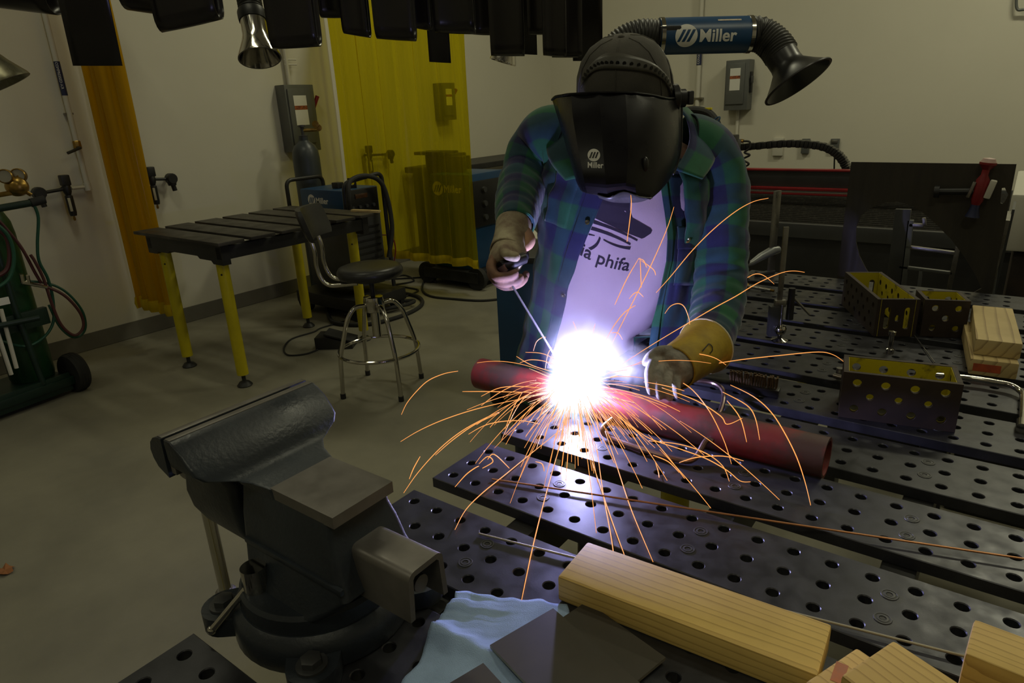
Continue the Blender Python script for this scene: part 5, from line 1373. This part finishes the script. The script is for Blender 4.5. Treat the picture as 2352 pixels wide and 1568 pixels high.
# trousers and boots
hipc = tor(0)[0]
tr = MB()
hips = [[torpt(t, 2*math.pi*k/32, .004) for k in range(32)] for t in (1.5, 1.0, .5, .0)]
for s in (-1, 1):
    top_ = dep(1292, 905, 1.965)+RH*(.078*s)
    kn = Vector((top_.x+.02*s*RH.x-.01, top_.y+.02, .47)); an_ = Vector((kn.x-.02, kn.y+.04, .10))
    tr.tube(spline([top_+Vector((0, 0, .10)), top_-Vector((0, 0, .08)), kn, an_-Vector((0, 0, .03))], 6), [ln(.084, .055, min(1, i/14)) for i in range(19)], n=20)
    bt = MB(); f0 = Vector((an_.x, an_.y, .0))
    bt.loft([[f0+FH*(.05+.165*math.cos(a)*(1 if math.cos(a) > 0 else .75)*sc)+RH*(s*.01+.050*math.sin(a)*sc)+Vector((0, 0, z)) for a in [2*math.pi*k/24 for k in range(24)]] for z, sc in ((0, 1), (.03, 1.02), (.06, .9), (.085, .7))])
    bt.tube([f0+Vector((0, 0, .05)), f0+Vector((0, 0, .18))], [.062, .058], n=18)
    bt.build('boot', m_boot, pers)
tr.loft(hips)
tro = tr.build('trousers', m_jean, pers, ang=60)
rm_ = tro.modifiers.new('join', 'REMESH'); rm_.mode = 'VOXEL'; rm_.voxel_size = .012; rm_.use_smooth_shade = True
# body: one skin grown over a skeleton (all of it under the clothes)
J = [tor(.2)[0], tor(2.5)[0], tor(4.5)[0], tor(6.2)[0], dep(1438, 262, 1.585), dep(1430, 205, 1.53), dep(1415, 260, 1.47),
     dep(1262, 340, 1.71), dep(1205, 405, 1.70), dep(1187, 510, 1.50), dep(1163, 596, 1.40),
     dep(1618, 405, 1.69), dep(1652, 640, 1.64), dep(1618, 792, 1.465), dep(1545, 848, 1.37)]
leg = []
for s in (-1, 1):
    top_ = dep(1292, 905, 1.965)+RH*(.078*s); kn = Vector((top_.x+.02*s*RH.x-.01, top_.y+.02, .47)); leg += [top_, kn, Vector((kn.x-.02, kn.y+.04, .08))]
J += leg
E_ = [(0, 1), (1, 2), (2, 3), (3, 4), (4, 5), (5, 6), (3, 7), (7, 8), (8, 9), (9, 10), (3, 11), (11, 12), (12, 13), (13, 14), (0, 15), (15, 16), (16, 17), (0, 18), (18, 19), (19, 20)]
RAD = [.105, .10, .105, .075, .050, .080, .055, .052, .038, .030, .026, .052, .040, .032, .026, .075, .048, .036, .075, .048, .036]
me = bpy.data.meshes.new('body'); Mi = WM[pers.name].inverted()
me.from_pydata([tuple(Mi @ p) for p in J], E_, []); me.materials.append(m_skin)
bo = bpy.data.objects.new('body', me); COL.objects.link(bo); bo.parent = pers
sk = bo.modifiers.new('skin', 'SKIN'); sk.use_smooth_shade = True
for i, r in enumerate(RAD): me.skin_vertices[0].data[i].radius = (r, r)
me.skin_vertices[0].data[0].use_root = True
ss = bo.modifiers.new('sub', 'SUBSURF'); ss.levels = 1; ss.render_levels = 1
# ------------------------------------------------------------------ gloves
def remeshed(mb, name, mat, parent, vox=.0024, smooth=4):
    o = mb.build(name, mat, parent, ang=180)
    r = o.modifiers.new('join', 'REMESH'); r.mode = 'VOXEL'; r.voxel_size = vox; r.use_smooth_shade = True
    s = o.modifiers.new('soft', 'SMOOTH'); s.factor = .5; s.iterations = smooth
    return o
def gauntlet(name, P, mat, parent, thick=.003, lining=None):
    C = spline([dep(a, b, d) for a, b, d, _ in P], 6); rs = [q.x for q in spline([Vector((r, 0, 0)) for *_, r in P], 6)]
    mb = MB().tube(C, rs, n=28, cap=False)
    o = mb.build(name, [mat]+([lining] if lining else []), parent, ang=180)
    sd = o.modifiers.new('thick', 'SOLIDIFY'); sd.thickness = thick; sd.offset = 1
    if lining: sd.material_offset = 0
    return o
# hand on the right of the picture: closed over the pipe
g = MB()
pal = [dep(1592, 815, 1.425), dep(1568, 832, 1.395), dep(1545, 846, 1.370), dep(1528, 856, 1.352)]
g.tube(spline(pal, 4), [.034, .035, .037, .038, .040, .042, .043, .044, .043, .042, .041, .039, .030], n=20)
def finger(mb, P, r0, r1):
    C = spline([dep(*p) for p in P], 5); mb.tube(C, [ln(r0, r1, i/(len(C)-1)) for i in range(len(C))], n=12)
    mb.ball(C[-1], r1, 10, 6)
finger(g, [(1534, 832, 1.372), (1506, 830, 1.338), (1492, 852, 1.316), (1492, 878, 1.306), (1496, 898, 1.306)], .0112, .0090)
finger(g, [(1538, 846, 1.362), (1520, 846, 1.330), (1512, 868, 1.306), (1513, 890, 1.298), (1517, 908, 1.300)], .0112, .0092)
finger(g, [(1548, 856, 1.360), (1537, 858, 1.332), (1532, 878, 1.306), (1534, 898, 1.298), (1538, 912, 1.302)], .0110, .0088)
finger(g, [(1562, 862, 1.366), (1556, 866, 1.342), (1553, 884, 1.320), (1555, 898, 1.314), (1558, 908, 1.316)], .0102, .0082)
finger(g, [(1562, 818, 1.390), (1540, 806, 1.366), (1514, 806, 1.350), (1494, 818, 1.342), (1484, 832, 1.340)], .0125, .0092)
gl = remeshed(g, 'glove', m_palm, pers)
gauntlet('glove_cuff', [(1548, 846, 1.372, .0445), (1568, 832, 1.396, .0455), (1590, 817, 1.420, .048), (1606, 805, 1.445, .052), (1620, 795, 1.466, .060)], m_glv, gl)
cb = MB().tube(spline([dep(1568, 832, 1.396), dep(1590, 817, 1.420), dep(1606, 805, 1.445), dep(1620, 795, 1.466)], 6), [ln(.0455, .060, (i/18)**1.4)+.003 for i in range(19)], n=28, cap=False)
cbv = BVHTree.FromPolygons([tuple(p) for p in cb.v], cb.f)
decal(cbv, [stripe((1628, 789), (1613, 806), 1.2, 1.2), stripe((1628, 789), (1637, 800), 1.2, 1.2, -2), stripe((1637, 800), (1630, 811), 1.2, 1.2, -2)], 'pen_mark', m_black, gl, .002, 4)
rim = MB(); c1, c2 = dep(1620, 795, 1.466), dep(1606, 805, 1.445); axr = (c1-c2).normalized(); fx, fy, _ = frame_for(axr)
rim.tube([c1+(fx*math.cos(2*math.pi*k/36)+fy*math.sin(2*math.pi*k/36))*.0615 for k in range(36)], .0028, n=6, closed=True); rim.build('cuff_edge', pm('pale piping', (.62, .55, .36), rough=.8), gl)
# hand on the left of the picture: fist round the electrode holder
g = MB()
pal = [dep(1180, 545, 1.455), dep(1170, 575, 1.425), dep(1160, 602, 1.395), dep(1156, 616, 1.385)]
g.tube(spline(pal, 4), [.034, .036, .037, .037, .037, .037, .037, .037, .036, .034, .032, .030, .024], n=20)
finger(g, [(1166, 566, 1.405), (1158, 572, 1.378), (1164, 584, 1.352), (1184, 590, 1.345)], .0130, .0105)
gl2 = remeshed(g, 'glove', m_glv2, pers)
g = MB()
finger(g, [(1138, 590, 1.388), (1128, 612, 1.368), (1140, 634, 1.352), (1168, 634, 1.355), (1182, 628, 1.360)], .0115, .0092)
finger(g, [(1138, 604, 1.398), (1130, 628, 1.380), (1148, 648, 1.366), (1180, 647, 1.370), (1194, 638, 1.376)], .0116, .0094)
finger(g, [(1142, 616, 1.408), (1137, 640, 1.396), (1160, 657, 1.384), (1190, 652, 1.390), (1204, 640, 1.394)], .0112, .0090)
finger(g, [(1150, 624, 1.418), (1152, 645, 1.414), (1174, 656, 1.404), (1198, 646, 1.408), (1208, 630, 1.410)], .0104, .0084)
m_glv3 = pm('brown leather fingers', (.20, .105, .06), (.10, .055, .04), 30, rough=.8, bump=.4, bscale=90)
remeshed(g, 'glove_fingers', m_glv3, gl2)
gauntlet('glove_cuff', [(1164, 580, 1.418, .0345), (1172, 556, 1.442, .035), (1177, 535, 1.462, .036), (1180, 516, 1.480, .037)], m_glv2, gl2)
A_ = [dep(1196, 510, 1.462), dep(1219, 526, 1.446), dep(1230, 550, 1.436), dep(1222, 570, 1.426), dep(1201, 582, 1.42)]
B_ = [dep(1184, 518, 1.436), dep(1193, 540, 1.420), dep(1198, 556, 1.412), dep(1199, 568, 1.408), dep(1195, 580, 1.408)]
o = MB().loft([spline(A_, 5), [a.lerp(b, .5)+FH*.006 for a, b in zip(spline(A_, 5), spline(B_, 5))], spline(B_, 5)], closed=False).build('cuff_flap', m_cuffin, gl2, ang=180)
sd = o.modifiers.new('thick', 'SOLIDIFY'); sd.thickness = .003

# ------------------------------------------------------------------ electrode holder and rod
h0, h1 = dep(1205, 592, 1.385), dep(1150, 612, 1.362)
t = thing('electrode_holder', 'dark electrode holder gripped in the pale glove', 'electrode holder', h1)
MB().tube([h0, h0.lerp(h1, .5), h1], [.012, .014, .011], n=12).build('grip', m_plastic, t)
MB().tube([h1, h1.lerp(ARC, .05)], [.013, .009], n=10).build('jaw', pm('scorched copper', (.30, .14, .10), (.12, .10, .14), 40, rough=.4, metal=.8), t)
tip = ARC+(h1-ARC).normalized()*.012
solo(MB().cyl(h1.lerp(ARC, .03), tip, .0023, n=8), 'welding_electrode', pm('grey flux coating', (.30, .29, .30), (.22, .21, .22), 60, rough=.8), 'straight grey welding electrode pointing into the arc', 'electrode')
pts = [h0, dep(1206, 585, 1.47), dep(1204, 560, 1.58), dep(1222, 500, 1.80), dep(1290, 560, 2.02), Vector((-1.12, 1.88, .6)), Vector((-1.25, 1.95, .25)), Vector((-1.4, 2.1, .02)), Vector((-1.75, 2.45, .02))]
solo(MB().tube(spline(pts, 10), .009, n=8), 'weld_cable', m_rubber, 'black welding cable hanging from the electrode holder to the floor', 'cable')

# ------------------------------------------------------------------ cap
cc = dep(1431, 196, 1.525)
capax = (Vector((0, 0, 1))*.92+FH*.36-RH*.10).normalized()
m_cap = pm('washed black cotton', (.095, .088, .074), (.060, .056, .048), 9, rough=.9, bump=.3, bscale=400)
prof = [(.1035, -.055), (.1060, -.03), (.1065, 0), (.1035, .028), (.093, .058), (.074, .083), (.048, .099), (.02, .106), (0, .107)]
cap = MB().lathe(prof, cc, capax, n=48, cap=False).build('cap', m_cap, pers, ang=180)
MB().ball(cc+capax*.106, .008, 12, 6, sc=(1, 1, .6)).build('cap_button', m_cap, cap)
fx, fy, _ = frame_for(capax)
for k in range(6):
    a = 2*math.pi*k/6+.3; e = fx*math.cos(a)+fy*math.sin(a)
    MB().tube([cc+e*(r+.0008)+capax*h for r, h in prof[1:-1]], .0012, n=5).build('seam', m_cap, cap)
# peak at the back
pk = (RH*.75-FH*.66); pk = (pk-capax*pk.dot(capax)).normalized(); sd2 = capax.cross(pk)
rows = []
for j in range(6):
    r = .100+.062*j/5
    rows.append([cc-capax*(.035+.018*(j/5)+.030*((k-8)/8)**2)+pk*(r*math.cos((k-8)/8*.95)*(1 if j else 1))+sd2*(.105*math.sin((k-8)/8*.95)*(1-.12*j/5)) for k in range(17)])
o = MB().loft(rows, closed=False).build('cap_peak', m_cap, cap, ang=180); sd = o.modifiers.new('thick', 'SOLIDIFY'); sd.thickness = .004

# ------------------------------------------------------------------ helmet (a thing worn on the head)
m_helm = pm('glossy black shell', (.0055, .005, .0065), (.008, .0072, .009), 7, rough=.30, spec=.14, rvar=.05)
hm = thing('welding_helmet', 'glossy black welding helmet with white emblem, worn tilted down', 'helmet', dep(1415, 440, 1.40))
RG = [[(1268, 229, 1.535), (1276, 222, 1.49), (1292, 219, 1.435), (1312, 216, 1.385), (1375, 213, 1.352), (1436, 213, 1.356), (1462, 214, 1.368), (1500, 219, 1.405), (1532, 226, 1.455), (1552, 226, 1.50), (1566, 232, 1.55)],
      [(1284, 280, 1.505), (1290, 276, 1.455), (1300, 272, 1.405), (1316, 270, 1.362), (1380, 270, 1.328), (1440, 270, 1.332), (1464, 271, 1.346), (1506, 276, 1.385), (1540, 284, 1.44), (1558, 290, 1.485), (1566, 296, 1.53)],
      [(1304, 350, 1.47), (1308, 350, 1.42), (1316, 351, 1.375), (1330, 352, 1.338), (1386, 354, 1.308), (1442, 354, 1.312), (1466, 354, 1.328), (1508, 355, 1.372), (1540, 353, 1.425), (1556, 350, 1.47), (1563, 346, 1.515)],
      [(1322, 412, 1.44), (1325, 414, 1.40), (1331, 417, 1.36), (1343, 420, 1.328), (1392, 424, 1.300), (1438, 420, 1.304), (1460, 424, 1.320), (1496, 424, 1.362), (1524, 414, 1.408), (1540, 404, 1.450), (1552, 388, 1.495)],
      [(1331, 432, 1.43), (1333, 436, 1.39), (1338, 440, 1.355), (1349, 444, 1.345), (1396, 453, 1.332), (1432, 441, 1.334), (1462, 450, 1.336), (1494, 458, 1.362), (1514, 440, 1.395), (1532, 420, 1.435), (1546, 400, 1.48)]]
cols = [spline([dep(*RG[j][i]) for j in range(5)], 6) for i in range(11)]
rows = [[cols[i][j] for i in range(11)] for j in range(len(cols[0]))]
hb_ = MB().loft(rows, closed=False)
hbvh = BVHTree.FromPolygons([tuple(p) for p in hb_.v], hb_.f)
shell = hb_.build('shell', m_helm, hm, ang=14)
sd = shell.modifiers.new('thick', 'SOLIDIFY'); sd.thickness = .004; sd.offset = -1
MB().tube([p for p in spline([dep(*q) for q in RG[0]], 4)], .0028, n=6).build('top_rim', m_helm, hm)
MB().tube([p for p in spline([dep(*q) for q in [RG[j][-1] for j in range(5)]], 4)], .0022, n=6).build('side_rim', m_helm, hm)
# chin plate under the lower edge
A_ = [dep(*q) for q in ((1372, 448, 1.33), (1400, 455, 1.318), (1432, 441, 1.320), (1470, 453, 1.335), (1498, 456, 1.36))]
B_ = [dep(*q) for q in ((1376, 455, 1.40), (1405, 464, 1.39), (1440, 466, 1.385), (1474, 463, 1.39), (1500, 452, 1.405))]
o = MB().loft([spline(A_, 4), spline(B_, 4)], closed=False).build('chin_plate', m_darkgrey, hm, ang=180); sd = o.modifiers.new('thick', 'SOLIDIFY'); sd.thickness = .002
light_block = [dep(a, b-2, d+.006) for a, b, d in RG[4]]  # added sheet inside the helmet, keeps arc light from leaking up to the cap
o = MB().loft([light_block, [p.lerp(dep(1440, 425, 1.56), .55) for p in light_block], [dep(1440+(i-5)*9, 425, 1.56) for i in range(11)]], closed=False).build('light_block', m_rubber, hm, ang=180); sd = o.modifiers.new('thick', 'SOLIDIFY'); sd.thickness = .002
# emblem and word
def px_logo(cx, cy, R):
    out = [disc_geo(R, 32, (cx, cy))]
    return out
dc = decal(hbvh, px_logo(1364, 356, 14.5), 'emblem', m_white, shell, .0008, 5)
bars = []
for k in (-1, 0, 1):
    c = 1364+k*6.6; bars.append(poly([(c-4.6, 363), (c-.9, 363), (c+4.6, 349), (c+.9, 349)]))
decal(hbvh, bars, 'emblem_bar', m_helm, shell, .0014, 4)
V, F = text_geo('Miller', 19, .35); w_ = max(p[0] for p in V)
decal(hbvh, [([(1349+x*37/w_, 385-y+x*.02) for x, y in V], F)], 'lettering', m_white, shell, .0008, 5)
# control on the side
pp = on_mesh(hbvh, 1482, 377, .002)
MB().ball(pp, .010, 14, 8, sc=(.7, .7, 1.5)).build('side_knob', m_plastic, hm)
# headgear band over the cap with pivot knobs
bandp = [(1330, 192, 1.475), (1338, 170, 1.452), (1365, 151, 1.432), (1400, 142, 1.422), (1440, 141, 1.420), (1480, 150, 1.426), (1512, 168, 1.440), (1532, 190, 1.465), (1545, 216, 1.505)]
def cappush(p, k=.1115):
    d = p-cc; h = d.dot(capax); e = d-capax*h
    r = np.interp(h, [q[1] for q in prof], [q[0] for q in prof]) if h < .1 else .02
    return cc+capax*h+e.normalized()*(r+.003)
C = [cappush(p) for p in spline([dep(*q) for q in bandp], 6)]
rows = []
for off in (-.012, -.006, 0, .006, .012): rows.append([cappush(p+capax*off) for p in C])
m_band = pm('grey plastic band', (.060, .056, .045), rough=.45)
o = MB().loft(rows, closed=False).build('headband', m_band, hm, ang=180); sd = o.modifiers.new('thick', 'SOLIDIFY'); sd.thickness = .002; sd.offset = 1
for i in range(3, len(C)-2, 2):
    d = (C[i]-cc); d = (d-capax*d.dot(capax)).normalized()
    MB().lathe([(0, 0), (.0042, 0), (.0042, .0012), (0, .0012)], C[i]+d*.0035, d, n=10).build('band_hole', m_black, o)
C2 = [cappush(p) for p in spline([dep(*q) for q in ((1506, 100, 1.52), (1526, 125, 1.52), (1538, 160, 1.525), (1545, 200, 1.53))], 6)]
MB().tube(C2, .007, n=8).build('top_strap', m_plastic, hm)
for (px, py, d), s in (((1553, 226, 1.525), 1),):
    p = dep(px, py, d); MB().lathe([(.030, -.012), (.032, 0), (.024, .006), (.020, .008), (.020, .020), (.014, .024), (0, .024)], p, RH*s-FH*.1, n=20).build('pivot', m_plastic, hm)
    MB().box(p+RH*(s*.032), (.012, .028, .030), Matrix((RH, FH, Vector((0, 0, 1)))).transposed(), bev=.004).build('pivot_knob', m_darkgrey, hm)
# ================================================================== the arc, its smoke and sparks
arc_d = (CAM-ARC).dot(CR.col[2])
def vol_mat(name, build):
    m = bpy.data.materials.new(name); m.use_nodes = True; nt = m.node_tree; N = nt.nodes; L = nt.links
    N.remove(N['Principled BSDF']); build(N, L, N['Material Output']); return m
def falloff(N, L, sc, power, gain, noise_sc=None, lo=.3, hi=.75):
    tc = N.new('ShaderNodeTexCoord'); mp = N.new('ShaderNodeMapping'); mp.inputs['Scale'].default_value = sc; L.new(tc.outputs['Object'], mp.inputs[0])
    ln_ = N.new('ShaderNodeVectorMath'); ln_.operation = 'LENGTH'; L.new(mp.outputs[0], ln_.inputs[0])
    mr = N.new('ShaderNodeMapRange'); mr.inputs['From Min'].default_value = 1; mr.inputs['From Max'].default_value = 0; L.new(ln_.outputs['Value'], mr.inputs['Value'])
    p = N.new('ShaderNodeMath'); p.operation = 'POWER'; p.inputs[1].default_value = power; L.new(mr.outputs[0], p.inputs[0])
    out = p.outputs[0]
    if noise_sc:
        n = N.new('ShaderNodeTexNoise'); n.inputs['Scale'].default_value = noise_sc; n.inputs['Detail'].default_value = 4; n.inputs['Distortion'].default_value = .8; L.new(tc.outputs['Object'], n.inputs['Vector'])
        r = N.new('ShaderNodeMapRange'); r.inputs['From Min'].default_value = lo; r.inputs['From Max'].default_value = hi; L.new(n.outputs['Fac'], r.inputs['Value'])
        k = N.new('ShaderNodeMath'); k.operation = 'MULTIPLY'; L.new(out, k.inputs[0]); L.new(r.outputs[0], k.inputs[1]); out = k.outputs[0]
    g = N.new('ShaderNodeMath'); g.operation = 'MULTIPLY'; g.inputs[1].default_value = gain; L.new(out, g.inputs[0]); return g.outputs[0]
t = thing('welding_arc', 'blinding white welding arc burning on the red pipe', 'arc', ARC)
MB().ball((0, 0, 0), .010, 20, 12).build('arc_core', emis('arc core', (.80, .86, 1.0), 260), t, world=False)
RP = .085
def bpl(N, L, out):
    e = N.new('ShaderNodeEmission'); e.inputs[0].default_value = (.62, .76, 1.0, 1); L.new(falloff(N, L, (1/RP,)*3, 2.6, 260), e.inputs[1]); L.new(e.outputs[0], out.inputs['Volume'])
MB().ball((0, 0, 0), RP, 24, 16).build('plasma', vol_mat('arc glare halo', bpl), t, world=False)  # wide emissive ball that imitates the glare halo around the arc
ld = bpy.data.lights.new('arc_light', 'POINT'); ld.energy = ARC_W; ld.color = (.47, .46, 1.0); ld.shadow_soft_size = .012
lo_ = bpy.data.objects.new('arc_light', ld); COL.objects.link(lo_); lo_.parent = t; lo_.location = ((CAM-ARC).normalized()*.02+Vector((0, 0, .022)))
# smoke
def smoke(label, px, py, d, rx, rz, dens, nsc):
    c = dep(px, py, d)
    def bs(N, L, out):
        s = N.new('ShaderNodeVolumeScatter'); s.inputs[0].default_value = (.93, .95, 1, 1); s.inputs['Anisotropy'].default_value = .2
        L.new(falloff(N, L, (1/rx, 1/rx, 1/rz), 1.3, dens, nsc), s.inputs[1]); L.new(s.outputs[0], out.inputs['Volume'])
    mb = MB().ball((0, 0, 0), 1, 20, 14, sc=(rx, rx, rz)); o = mb.build('weld_smoke', vol_mat('weld smoke', bs), world=False); o.location = c
    tag(o, label, 'smoke', 'smoke over the weld', 'stuff')
smoke('bright white smoke billowing just above the arc', 1345, 800, arc_d+.03, .100, .090, 34, 20)
smoke('small bright smoke puff right of the arc', 1448, 838, arc_d+.02, .058, .052, 52, 28)
smoke('thin smoke haze rising in front of the t-shirt', 1330, 700, arc_d+.10, .14, .16, 2.6, 12)
# sparks
m_spark = emis('glowing spark', (1.0, .36, .085), 1.25)
m_sparkw = emis('white hot spark', (1.0, .66, .42), 1.5)
NSP = 0
def spark(pts, r=.0009, mat=None, label=None):
    P = spline(pts, 5) if len(pts) < 12 else [Vector(p) for p in pts]
    n = len(P); rs = [r*(.35+.65*math.sin(math.pi*(.06+.80*i/(n-1)))) for i in range(n)]
    return solo(MB().tube(P, rs, n=5), 'spark', mat or m_spark, label or 'thin glowing orange spark trail flying from the weld', 'spark', 'sparks flying from the weld', ang=180)
def lift_(p):
    if p.z < TH+.004 and p.x > X0-.02:
        d = p-CAM; k = (TH+.004-CAM.z)/d.z; return CAM+d*k
    return p
def traced(px, d0, d1, label=None, r=.0009):
    n = len(px)
    fr_ = lambda a, b: max(.9, min(1.33, 1.33-(a-1300)*.00036))-.05 if (a > 1330 and b > 885) else 9
    spark([lift_(dep(a, b, min(fr_(a, b), ln(d0, d1, i/(n-1))))) for i, (a, b) in enumerate(px)], r, label=label)
D = arc_d
TR = [
 ([(922, 952), (935, 925), (960, 895), (985, 873), (1020, 858), (1052, 852)], .12, .08, 'isolated curved spark highest on the left of the arc'),
 ([(920, 1014), (960, 990), (1010, 967), (1070, 946), (1130, 930), (1200, 915)], .05, .02, 'long flat spark arc reaching furthest left of the table'),
 ([(927, 1132), (960, 1085), (1010, 1030), (1060, 990), (1110, 962), (1146, 946)], -.05, .0, 'long steep spark arc falling beside the slat corner'),
 ([(1000, 1045), (1040, 1010), (1090, 975), (1147, 948)], -.02, .0, None),
 ([(940, 1100), (950, 1075), (965, 1048)], -.10, -.10, None),
 ([(1076, 997), (1110, 978), (1150, 968), (1200, 966), (1240, 974)], -.04, -.02, None),
 ([(1045, 1216), (1070, 1170), (1110, 1130), (1160, 1090), (1215, 1045), (1290, 985)], -.30, -.08, 'long spark arc bouncing over the second slat'),
 ([(1198, 1378), (1210, 1320), (1225, 1250), (1250, 1150), (1275, 1060), (1300, 980)], -.45, -.1, 'longest spark dropping straight towards the paper towel'),
 ([(1862, 1160), (1850, 1110), (1830, 1050), (1800, 990), (1770, 945), (1730, 910), (1678, 884)], -.25, -.05, 'big lone spark arc falling at the right over the pipe end'),
 ([(1765, 455), (1730, 463), (1690, 485), (1640, 525), (1590, 575), (1540, 635), (1507, 672)], .0, .02, 'highest spark crossing in front of the sleeve'),
 ([(1848, 625), (1820, 622), (1790, 628), (1740, 650), (1690, 680), (1640, 707), (1580, 742), (1500, 790), (1430, 835)], .08, .0, 'long straight spark rising to the right past the clamps'),
 ([(1778, 652), (1755, 633), (1735, 629), (1712, 640)], .35, .30, None),
 ([(1940, 832), (1915, 815), (1880, 808), (1800, 815), (1700, 826), (1600, 842), (1480, 862)], .10, .0, 'flat spark shooting right to the near steel box'),
 ([(1668, 838), (1640, 821), (1600, 812), (1550, 812), (1500, 820), (1450, 840)], -.04, .0, 'spark bow crossing the yellow glove cuff'),
 ([(1527, 720), (1540, 703), (1558, 697), (1572, 705), (1582, 730), (1584, 745)], -.02, -.02, None),
 ([(1448, 440), (1450, 470), (1446, 510), (1440, 555)], -.05, -.05, None), ([(1548, 475), (1530, 530), (1490, 620), (1440, 720), (1400, 800)], -.02, .0, None),
 ([(1468, 592), (1440, 640), (1412, 700)], -.02, -.02, None), ([(1470, 592), (1473, 660)], -.02, -.02, None), ([(1466, 594), (1478, 598), (1485, 614)], -.02, -.02, None), ([(1472, 598), (1500, 618), (1506, 632)], -.02, -.02, None),
 ([(1445, 686), (1455, 675), (1466, 671), (1478, 682)], -.02, -.02, None), ([(1388, 788), (1410, 748), (1435, 717), (1460, 701)], .0, .0, None),
 ([(1225, 806), (1232, 785), (1245, 775), (1254, 774)], .0, .0, None), ([(1207, 809), (1250, 813), (1300, 840), (1330, 860)], .0, .0, None), ([(1186, 818), (1225, 840), (1300, 862)], .0, .0, None), ([(1194, 833), (1220, 826), (1260, 832), (1310, 856)], .0, .0, None),
 ([(1252, 848), (1258, 815), (1267, 797)], .02, .02, None), ([(1316, 738), (1322, 752), (1330, 778)], .02, .02, None), ([(1367, 743), (1362, 765), (1358, 790)], .02, .02, None), ([(1430, 780), (1420, 765), (1404, 764)], .0, .0, None),
 ([(1724, 1106), (1700, 1104), (1670, 1080), (1620, 1052), (1560, 1030), (1480, 1000), (1410, 940)], -.2, -.05, 'spark bow skipping along the slats under the pipe'),
 ([(1708, 1058), (1660, 1047), (1600, 1050), (1560, 1062)], -.14, -.16, None), ([(1675, 1105), (1660, 1070), (1620, 1040), (1560, 1020), (1490, 1012)], -.2, -.16, None),
 ([(1680, 1065), (1660, 1005), (1620, 930), (1570, 880), (1500, 860)], -.12, -.02, None), ([(1715, 1015), (1700, 960), (1670, 920)], -.1, -.08, None), ([(1705, 960), (1670, 974), (1655, 955), (1600, 920), (1520, 890)], -.1, -.04, None),
 ([(1745, 1010), (1735, 960), (1715, 930), (1660, 900)], -.08, -.05, None), ([(1500, 1290), (1450, 1170), (1420, 1080), (1390, 990)], -.4, -.12, None), ([(1415, 1330), (1405, 1240), (1385, 1130), (1370, 1020)], -.45, -.15, None),
 ([(1440, 1290), (1400, 1180), (1360, 1060)], -.4, -.15, None), ([(1232, 1030), (1250, 985), (1290, 940)], -.03, -.02, None), ([(1152, 1010), (1185, 940), (1215, 905), (1260, 890)], .0, .0, None), ([(1160, 985), (1180, 935), (1200, 900)], .02, .02, None),
 ([(1105, 910), (1150, 890), (1210, 888), (1270, 896)], .0, .0, None), ([(1062, 899), (1130, 899), (1220, 901)], .02, .0, None), ([(1120, 1055), (1135, 1043), (1170, 1075)], -.2, -.2, None), ([(1100, 1065), (1120, 1048), (1132, 1060), (1108, 1075)], -.2, -.2, None),
 ([(1045, 1118), (1070, 1090), (1090, 1075), (1100, 1070)], -.25, -.22, None), ([(1230, 1060), (1245, 1065), (1250, 1082)], -.2, -.2, None), ([(1505, 1060), (1512, 1083), (1514, 1096)], -.2, -.2, None), ([(1560, 1085), (1535, 1060), (1500, 1045)], -.2, -.18, None)]
for px, a, b, lab in TR: traced(px, D+a, D+b, lab)
rnd = random.Random(11)
cnt = 0
G = Vector((0, 0, -9.81))
def sim(v, t0, t1, n=9):
    out = []
    for k in range(n):
        t = t0+(t1-t0)*k/(n-1); p = ARC+v*t+G*(.5*t*t)
        if p.z < TH+.003 and p.x > X0: break
        if p.z < .1: break
        out.append(p)
    return out
while cnt < 95:
    a = rnd.gauss(R_(-42), 1.1); el = rnd.uniform(-.75, .65); sp = rnd.uniform(.7, 2.3)
    v = Vector((math.cos(a)*math.cos(el), math.sin(a)*math.cos(el), math.sin(el)))*sp
    if v.y > .9: continue
    t0 = rnd.uniform(.012, .07); t1 = t0+rnd.uniform(.03, .13)
    P = sim(v, t0, t1)
    if len(P) < 5: continue
    spark(P, rnd.uniform(.0004, .0008)); cnt += 1
cnt = 0
while cnt < 70:
    a = R_(rnd.uniform(-80, -5)); el = rnd.uniform(-.5, .5); sp = rnd.uniform(1.2, 2.8)
    v = Vector((math.cos(a)*math.cos(el), math.sin(a)*math.cos(el), math.sin(el)))*sp
    t0 = rnd.uniform(.02, .12); P = sim(v, t0, t0+rnd.uniform(.03, .11))
    if len(P) < 5: continue
    spark(P, rnd.uniform(.0004, .0008)); cnt += 1
mb = MB()
for k in range(150):
    a = rnd.uniform(0, 2*math.pi); el = rnd.uniform(-1.1, .7)
    e = Vector((math.cos(a)*math.cos(el), math.sin(a)*math.cos(el), math.sin(el)))
    if e.y > .5: continue
    L0 = rnd.uniform(.015, .05); L1 = L0+rnd.uniform(.02, .09)
    A_, B_ = ARC+e*L0, ARC+e*L1+Vector((0, 0, -rnd.uniform(0, .01)))
    if B_.z < TH+.002: B_ = A_.lerp(B_, (A_.z-TH-.002)/(A_.z-B_.z)) if A_.z > TH+.002 else A_
    if (B_-A_).length < .01: continue
    mb.tube([A_, A_.lerp(B_, .4), B_], [.0008, .0009, .0002], n=4)
solo(mb, 'spark_shower', m_sparkw, 'dense shower of fine white sparks right around the arc', 'sparks', kind='stuff', ang=180)
